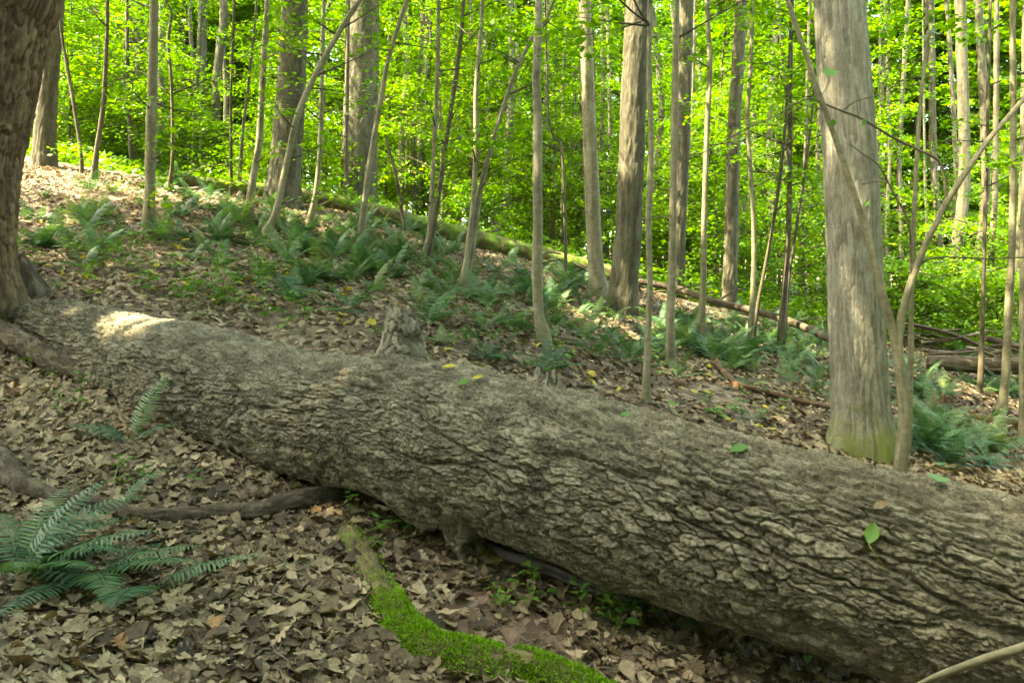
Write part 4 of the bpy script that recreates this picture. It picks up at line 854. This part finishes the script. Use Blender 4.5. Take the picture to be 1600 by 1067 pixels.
for px, py, s, mt, nm, lab, stalk in [(1362, 832, .066, 'herb', 'green_leaf', 'green leaf with a long stalk hanging on the flaking bark', True), (702, 572, .06, 'yellow', 'yellow_leaf', 'narrow yellow leaf lying on the bark beside the tall stub', False),
        (747, 589, .05, 'yellow', 'yellow_leaf', 'small yellow leaf lying on the bark beside a pale green leaf', False), (725, 597, .055, 'herb', 'green_leaf', 'pale green leaf lying on top of the bark', False),
        (978, 647, .05, 'herb', 'green_leaf', 'small bright green leaf perched on the trunk ridge', False), (1155, 700, .07, 'herb', 'green_leaf', 'flat green leaf on the trunk crest before the thick pale trunk', False),
        (1460, 748, .07, 'herb', 'green_leaf', 'lobed green leaf on the trunk crest near the forked sapling', False), (1376, 788, .045, 'litter', 'red_leaf', 'small reddish dry leaf on the flaking bark', False)]:
    q, nrm = on_log(px, py); V, fc = maple_leaf(s, 1) if lab.startswith('lobed') else ovate(s * 1.15)
    z = nrm; x_ = np.cross([0.2, 0, 1.0] if stalk else [1.0, 0.3, 0.2], z); x_ /= np.linalg.norm(x_); Rm = np.stack([x_, np.cross(z, x_), z], -1)
    W = V @ Rm.T; o = empty(nm, q) if stalk else link(nm, mesh_np(nm, W, fc, {'rnd': ('FACE', np.full(len(fc), .5))}, True, [M[mt]]), None, q)
    tag(o, lab, 'leaf')
    if stalk:
        link('blade', mesh_np('blade', W, fc, {'rnd': ('FACE', np.full(len(fc), .6))}, True, [M[mt]]), o)
        tp_ = W[W[:, 2].argmin()]; link('stalk', tube_mesh('stalk', [tp_, tp_ + (0.02, -0.005, -0.035), tp_ + (0.05, -0.012, -0.075)], [.002, .0018, .0015], 6, .02, M['yellow']), o)

# ------------------------------------------------------------------ ferns
def frond(L, arch0, arch1, seed, npair=24, wid=0.13):
    """a frond rising from the origin towards +x; arch: start and end slope in radians"""
    rng = np.random.default_rng(seed); n = 14; t = np.linspace(0, 1, n); ang = arch0 + (arch1 - arch0) * t ** 0.9; ds = L / (n - 1)
    X = np.concatenate([[0], np.cumsum(np.cos(ang[:-1]) * ds)]); Z = np.concatenate([[0], np.cumsum(np.sin(ang[:-1]) * ds)]); Y = 0.10 * L * rng.uniform(-1, 1) * t ** 2
    Cc = np.stack([X, Y, Z], -1); V, Fq = [], []
    rw = 0.0035 * (1 - 0.7 * t) * L / 0.4
    for k_ in range(n): V += [Cc[k_] + (0, rw[k_], 0), Cc[k_] - (0, rw[k_], 0)]
    Fq += [(2 * k_, 2 * k_ + 1, 2 * k_ + 3, 2 * k_ + 2) for k_ in range(n - 1)]
    for p in range(npair):
        f = 0.16 + 0.83 * p / (npair - 1); c = np.array([np.interp(f, t, Cc[:, i]) for i in range(3)]); a = float(np.interp(f, t, ang)); tg = np.array([math.cos(a), 0, math.sin(a)]); up = np.array([-math.sin(a), 0, math.cos(a)])
        prof = min(1, (f - 0.08) / 0.16) * (1 - max(0, (f - 0.45) / 0.55) ** 1.5 * 0.88); l = wid * L / 0.42 * prof * 0.55
        w = (l * 0.03 + 0.0026) * L / 0.42
        for s_ in (-1, 1):
            ll = l * rng.uniform(0.88, 1.08); dr = np.array([0, s_, 0]) * 0.93 + tg * (0.28 + rng.normal(0, .06)) - up * rng.uniform(0.02, 0.22); dr /= np.linalg.norm(dr); wd = np.cross(up, dr); wd /= np.linalg.norm(wd)
            b0 = len(V); mid = c + dr * ll * 0.5 + up * ll * 0.06
            V += [c, c + dr * ll * .2 + wd * w, c + dr * ll * .7 + wd * w * .8, c + dr * ll - up * ll * .1, c + dr * ll * .7 - wd * w * .8, c + dr * ll * .2 - wd * w]
            Fq += [(b0, b0 + 1, b0 + 2, b0 + 3), (b0, b0 + 3, b0 + 4, b0 + 5)]
    Fq = np.array(Fq); rnd = np.clip(rng.normal(0.5, 0.16, len(Fq)), 0, 1)
    return np.array(V), Fq, rnd
FR = [frond(rng.uniform(.36, .52), a0, a1, 700 + k_) for k_, (a0, a1) in enumerate([(1.2, -0.2), (1.0, -0.4), (0.8, -0.3), (0.6, -0.1), (1.35, 0.4), (0.4, -0.1), (1.1, 0.1), (0.7, -0.7)])]
FRM = [mesh_np('frond', V, q, {'rnd': ('FACE', rr)}, False, [M['fern']]) for V, q, rr in FR]
def fern_mesh(seed, n):
    g_ = np.random.default_rng(seed); Vs, Fs_, rr, o_ = [], [], [], 0
    for k_ in range(n):
        V, q, c_ = FR[int(g_.integers(0, 8))]; a = 6.283 * k_ / n + g_.normal(0, .4); s_ = g_.uniform(.7, 1.15); Rz = np.array([[math.cos(a), -math.sin(a), 0], [math.sin(a), math.cos(a), 0], [0, 0, 1]])
        Vs.append(V @ Rz.T * s_); Fs_.append(q + o_); rr.append(np.clip(c_ + g_.normal(0, .15), 0, 1)); o_ += len(V)
    return mesh_np('fern', np.vstack(Vs), np.vstack(Fs_), {'rnd': ('FACE', np.concatenate(rr))}, False, [M['fern']])
FM = [fern_mesh(800 + k_, n_) for k_, n_ in enumerate([7, 9, 11, 6, 8, 12])]
def fern_far(q, s, label='small dark green fern in the fern bank behind the fallen trunk', group='ferns of the bank'):
    o = link('fern', FM[int(R.integers(0, 6))], None, (q[0], q[1], q[2] - 0.01)); o.rotation_euler = (R.normal(0, .12), R.normal(0, .12), R.uniform(0, 6.28)); o.scale = (s, s, s * R.uniform(.75, 1.0)); tag(o, label, 'fern', group)
def fern_near(px, py, s, label, spec):
    q = G([px], [py])[0]; o = empty('fern', q); tag(o, label, 'fern')
    for a, k_, sc_ in spec:
        f = link('frond', FRM[k_], o); f.rotation_euler = (R.normal(0, .15), R.normal(0, .1), math.radians(a)); f.scale = (s * sc_,) * 3
    return o
fern_near(34, 912, 1.05, 'large dark green fern clump spreading over litter before the dark bent limb', [(30, 7, 1), (85, 1, 1), (120, 2, 1), (-20, 7, 1), (50, 6, .9), (20, 1, 1.1), (45, 0, 1.1), (70, 2, 1.1), (100, 6, 1), (-10, 2, 1.1), (-35, 3, 1.2), (-60, 3, 1), (-100, 2, .9), (140, 0, .9), (190, 2, 1), (5, 3, 1.2), (60, 4, .9)])
fern_near(140, 905, 1.0, 'fern with fronds sprawling flat over the litter next to the large clump', [(-20, 5, 1.2), (-55, 3, 1.2), (15, 5, .9), (60, 3, 0.9), (-95, 5, 1), (190, 2, 1)])
fern_near(225, 925, 0.95, 'fern frond pair lying toward the short bark covered branch piece', [(-72, 5, 1.25), (12, 5, 1.0), (-110, 3, .6)])
fern_near(205, 700, 0.85, 'sparse fern with an upright frond against the underside of the fallen trunk', [(70, 4, 1.1), (40, 2, .8), (150, 3, 1.1), (180, 2, 1.0), (100, 2, .6)])
fern_near(655, 838, 0.6, 'small fern seen in the gap under the fallen trunk', [(10, 3, 1), (-30, 3, 1), (170, 5, 1), (120, 2, .8)])
fern_near(190, 800, 0.6, 'thin single fern frond rising over the dark bent limb', [(55, 0, 1.1), (80, 2, .7)])
fern_near(855, 585, 0.95, 'fresh green fern perched right behind the small broken stub', [(20, 1, 1), (60, 0, 1), (120, 1, .9), (-30, 2, 1), (170, 2, .8), (-60, 3, 1.1), (90, 4, .8)])
fern_near(985, 568, 1.0, 'full fern tuft between the pale kinked pole and the wavy sapling', [(a, a // 40 % 8, 1) for a in range(0, 360, 36)])
fern_near(480, 446, 1.0, 'lush fern tuft on the bare litter bank above the tall stub', [(a, a // 30 % 8, 1) for a in range(10, 370, 36)])
fern_near(548, 488, 1.0, 'wide fern tuft just above the tall stub of the fallen trunk', [(a, a // 50 % 8, 1) for a in range(10, 370, 40)])
fern_near(190, 378, 1.0, 'fern tuft at the foot of the straight pale pole', [(a, a // 45 % 8, 1) for a in range(15, 375, 36)])
fern_near(365, 345, 1.1, 'dense upright fern tuft before the brown sapling pole', [(a, (a // 30) % 5, 1) for a in range(15, 375, 30)])
fern_near(1172, 660, 0.7, 'pale green fern fronds in the litter beside the thin stick', [(30, 2, 1), (-20, 5, 1), (100, 0, .7), (170, 3, .8)])
CL = [(90, 380, 50, 30, 9), (130, 345, 60, 20, 6), (330, 330, 70, 16, 10), (470, 400, 110, 45, 20), (560, 400, 60, 35, 16), (640, 400, 70, 30, 18), (700, 450, 110, 45, 18), (790, 480, 100, 45, 15), (760, 520, 70, 25, 7), (880, 460, 50, 20, 12),
      (980, 540, 50, 30, 8), (1070, 535, 60, 30, 20), (1160, 545, 90, 25, 24), (1250, 560, 50, 25, 12), (1210, 520, 60, 18, 10), (1480, 610, 90, 25, 13), (1540, 690, 70, 35, 10), (1460, 690, 50, 25, 10), (1560, 610, 60, 20, 10), (290, 400, 110, 30, 12), (250, 300, 120, 18, 10),
      (540, 350, 60, 10, 8), (900, 430, 60, 8, 8)]
FL = ['below the dark trunk at the ridge', 'below the wavy thin sapling', 'before the brown sapling pole', 'around the lush tuft on the litter bank', 'under the bowing sapling', 'around the forking sapling twins', 'around the bending sapling pair', 'beside the pale kinked pole',
      'below the bending sapling pair', 'before the mid sized grey trunk', 'before the thick straight brown trunk', 'around the pale jointed sapling', 'around the slim bowed sapling', 'before the thick pale trunk', 'under the long dead branch', 'around the rotten stump', 'beside the low mossy log',
      'behind the forked crooked sapling', 'before the dark horizontal log', 'above the bright sun patch', 'along the upper mossy log', 'under the very wide dim trunk', 'along the lower mossy log']
for (px, py, sx_, sy_, n_), where in zip(CL, FL):
    gg = G(px + R.normal(0, sx_ * 0.85, n_), py + R.normal(0, sy_ * 0.8, n_))
    for q in gg:
        if q[1] < 4.9: continue
        fern_far(q, R.uniform(0.65, 1.15), 'green fern of the patch ' + where, 'ferns ' + where)

und = []
for k in range(140):
    px = (R.uniform(1400, 1600) if k % 8 == 4 else R.uniform(380, 1300)) if k % 8 else R.uniform(60, 500); py = float(np.interp(px, [60, 380, 700, 1000, 1300, 1600], [330, 370, 430, 500, 580, 600])) + R.normal(0, 32); und.append((px, py))
und = G([u_[0] for u_ in und], [u_[1] for u_ in und]); Vs, Fs_, rr, o_ = [], [], [], 0
for q in und:
    if q[1] < 5.2: continue
    for k in range(6):
        V, fq, c_ = FR[int(R.integers(0, 8))]; a = R.uniform(0, 6.283); s_ = R.uniform(.5, .95); Rz = np.array([[math.cos(a), -math.sin(a), 0], [math.sin(a), math.cos(a), 0], [0, 0, 1]])
        Vs.append(V @ Rz.T * s_ + q); Fs_.append(fq + o_); rr.append(np.clip(c_ + R.normal(0, .2), 0, 1)); o_ += len(V)
tag(link('fern_undergrowth', mesh_np('fern_undergrowth', np.vstack(Vs), np.vstack(Fs_), {'rnd': ('FACE', np.concatenate(rr))}, False, [M['fern']])), 'loose fern undergrowth spread over the litter bank', 'ferns', None, 'stuff')
# ------------------------------------------------------------------ herbs and seedlings
def herb_mesh(seed, n, size, h):
    g_ = np.random.default_rng(seed); Vs, Fs_, rr, o_ = [], [], [], 0
    for k_ in range(n):
        V, fc = SL[int(g_.integers(0, 6))]; a = 6.283 * k_ / n + g_.normal(0, .3); tl = g_.uniform(-.2, .5); Ry = np.array([[1, 0, 0], [0, math.cos(tl), -math.sin(tl)], [0, math.sin(tl), math.cos(tl)]])
        Rz = np.array([[math.cos(a), -math.sin(a), 0], [math.sin(a), math.cos(a), 0], [0, 0, 1]]); s_ = size * g_.uniform(.7, 1.2)
        Vs.append(((V + (0, .62, 0)) * s_) @ Ry.T @ Rz.T + (0, 0, h * g_.uniform(.5, 1))); Fs_.append(fc + o_); rr.append(np.full(len(fc), g_.uniform())); o_ += len(V)
    Cc, rq = catmull([(0, 0, -.02), (0.004, 0, h * .5), (0, 0, h)], [.002, .0018, .001], .03); Vt, Ft, _ = tube(Cc, rq, 4); Vs.append(Vt); Fx = [np.vstack(Fs_)] + [f + o_ for f in Ft]
    V = np.vstack(Vs); nf = sum(len(f) for f in Fx); rr = np.concatenate([np.concatenate(rr), np.full(nf - sum(len(x_) for x_ in rr), .3)])
    tri = [f for f in Fx if f.shape[1] == 3]; qd = [f for f in Fx if f.shape[1] == 4]
    return mesh_np('seedling', V, tri + qd, {'rnd': ('FACE', rr)}, True, [M['herb']])
HM = [herb_mesh(900 + k_, n_, s_, h_) for k_, (n_, s_, h_) in enumerate([(4, .05, .07), (6, .06, .12), (3, .07, .06), (5, .045, .16), (7, .05, .2)])]
def herb(q, s, label, group):
    o = link('seedling', HM[int(R.integers(0, 5))], None, (q[0], q[1], q[2] + 0.01)); o.rotation_euler = (R.normal(0, .15), R.normal(0, .15), R.uniform(0, 6.28)); o.scale = (s,) * 3; tag(o, label, 'seedling', group)
for px, py, sx_, sy_, n_ in [(360, 480, 90, 25, 26), (270, 450, 120, 30, 24), (150, 430, 80, 30, 12), (450, 500, 80, 20, 14), (760, 540, 150, 30, 14), (1150, 650, 80, 20, 10), (330, 470, 60, 20, 12), (620, 450, 200, 40, 30), (200, 400, 160, 50, 40), (900, 560, 200, 50, 26), (450, 420, 160, 40, 30)]:
    for q in G(px + R.normal(0, sx_ * .6, n_), py + R.normal(0, sy_ * .6, n_)):
        if q[1] > 4.7: herb(q, R.uniform(.8, 1.5), 'small light green seedling in the litter bank behind the fallen trunk', 'seedlings of the bank')
for px, py, sx_, sy_, n_ in [(850, 960, 90, 30, 12), (1000, 985, 90, 20, 12), (120, 640, 60, 40, 6), (230, 770, 120, 30, 8), (600, 860, 50, 30, 6), (1270, 1045, 20, 6, 3)]:
    for q in G(px + R.normal(0, sx_ * .6, n_), py + R.normal(0, sy_ * .6, n_)): herb(q, R.uniform(.6, 1.0), 'tiny green seedling in the litter below the fallen trunk', 'seedlings below the trunk')
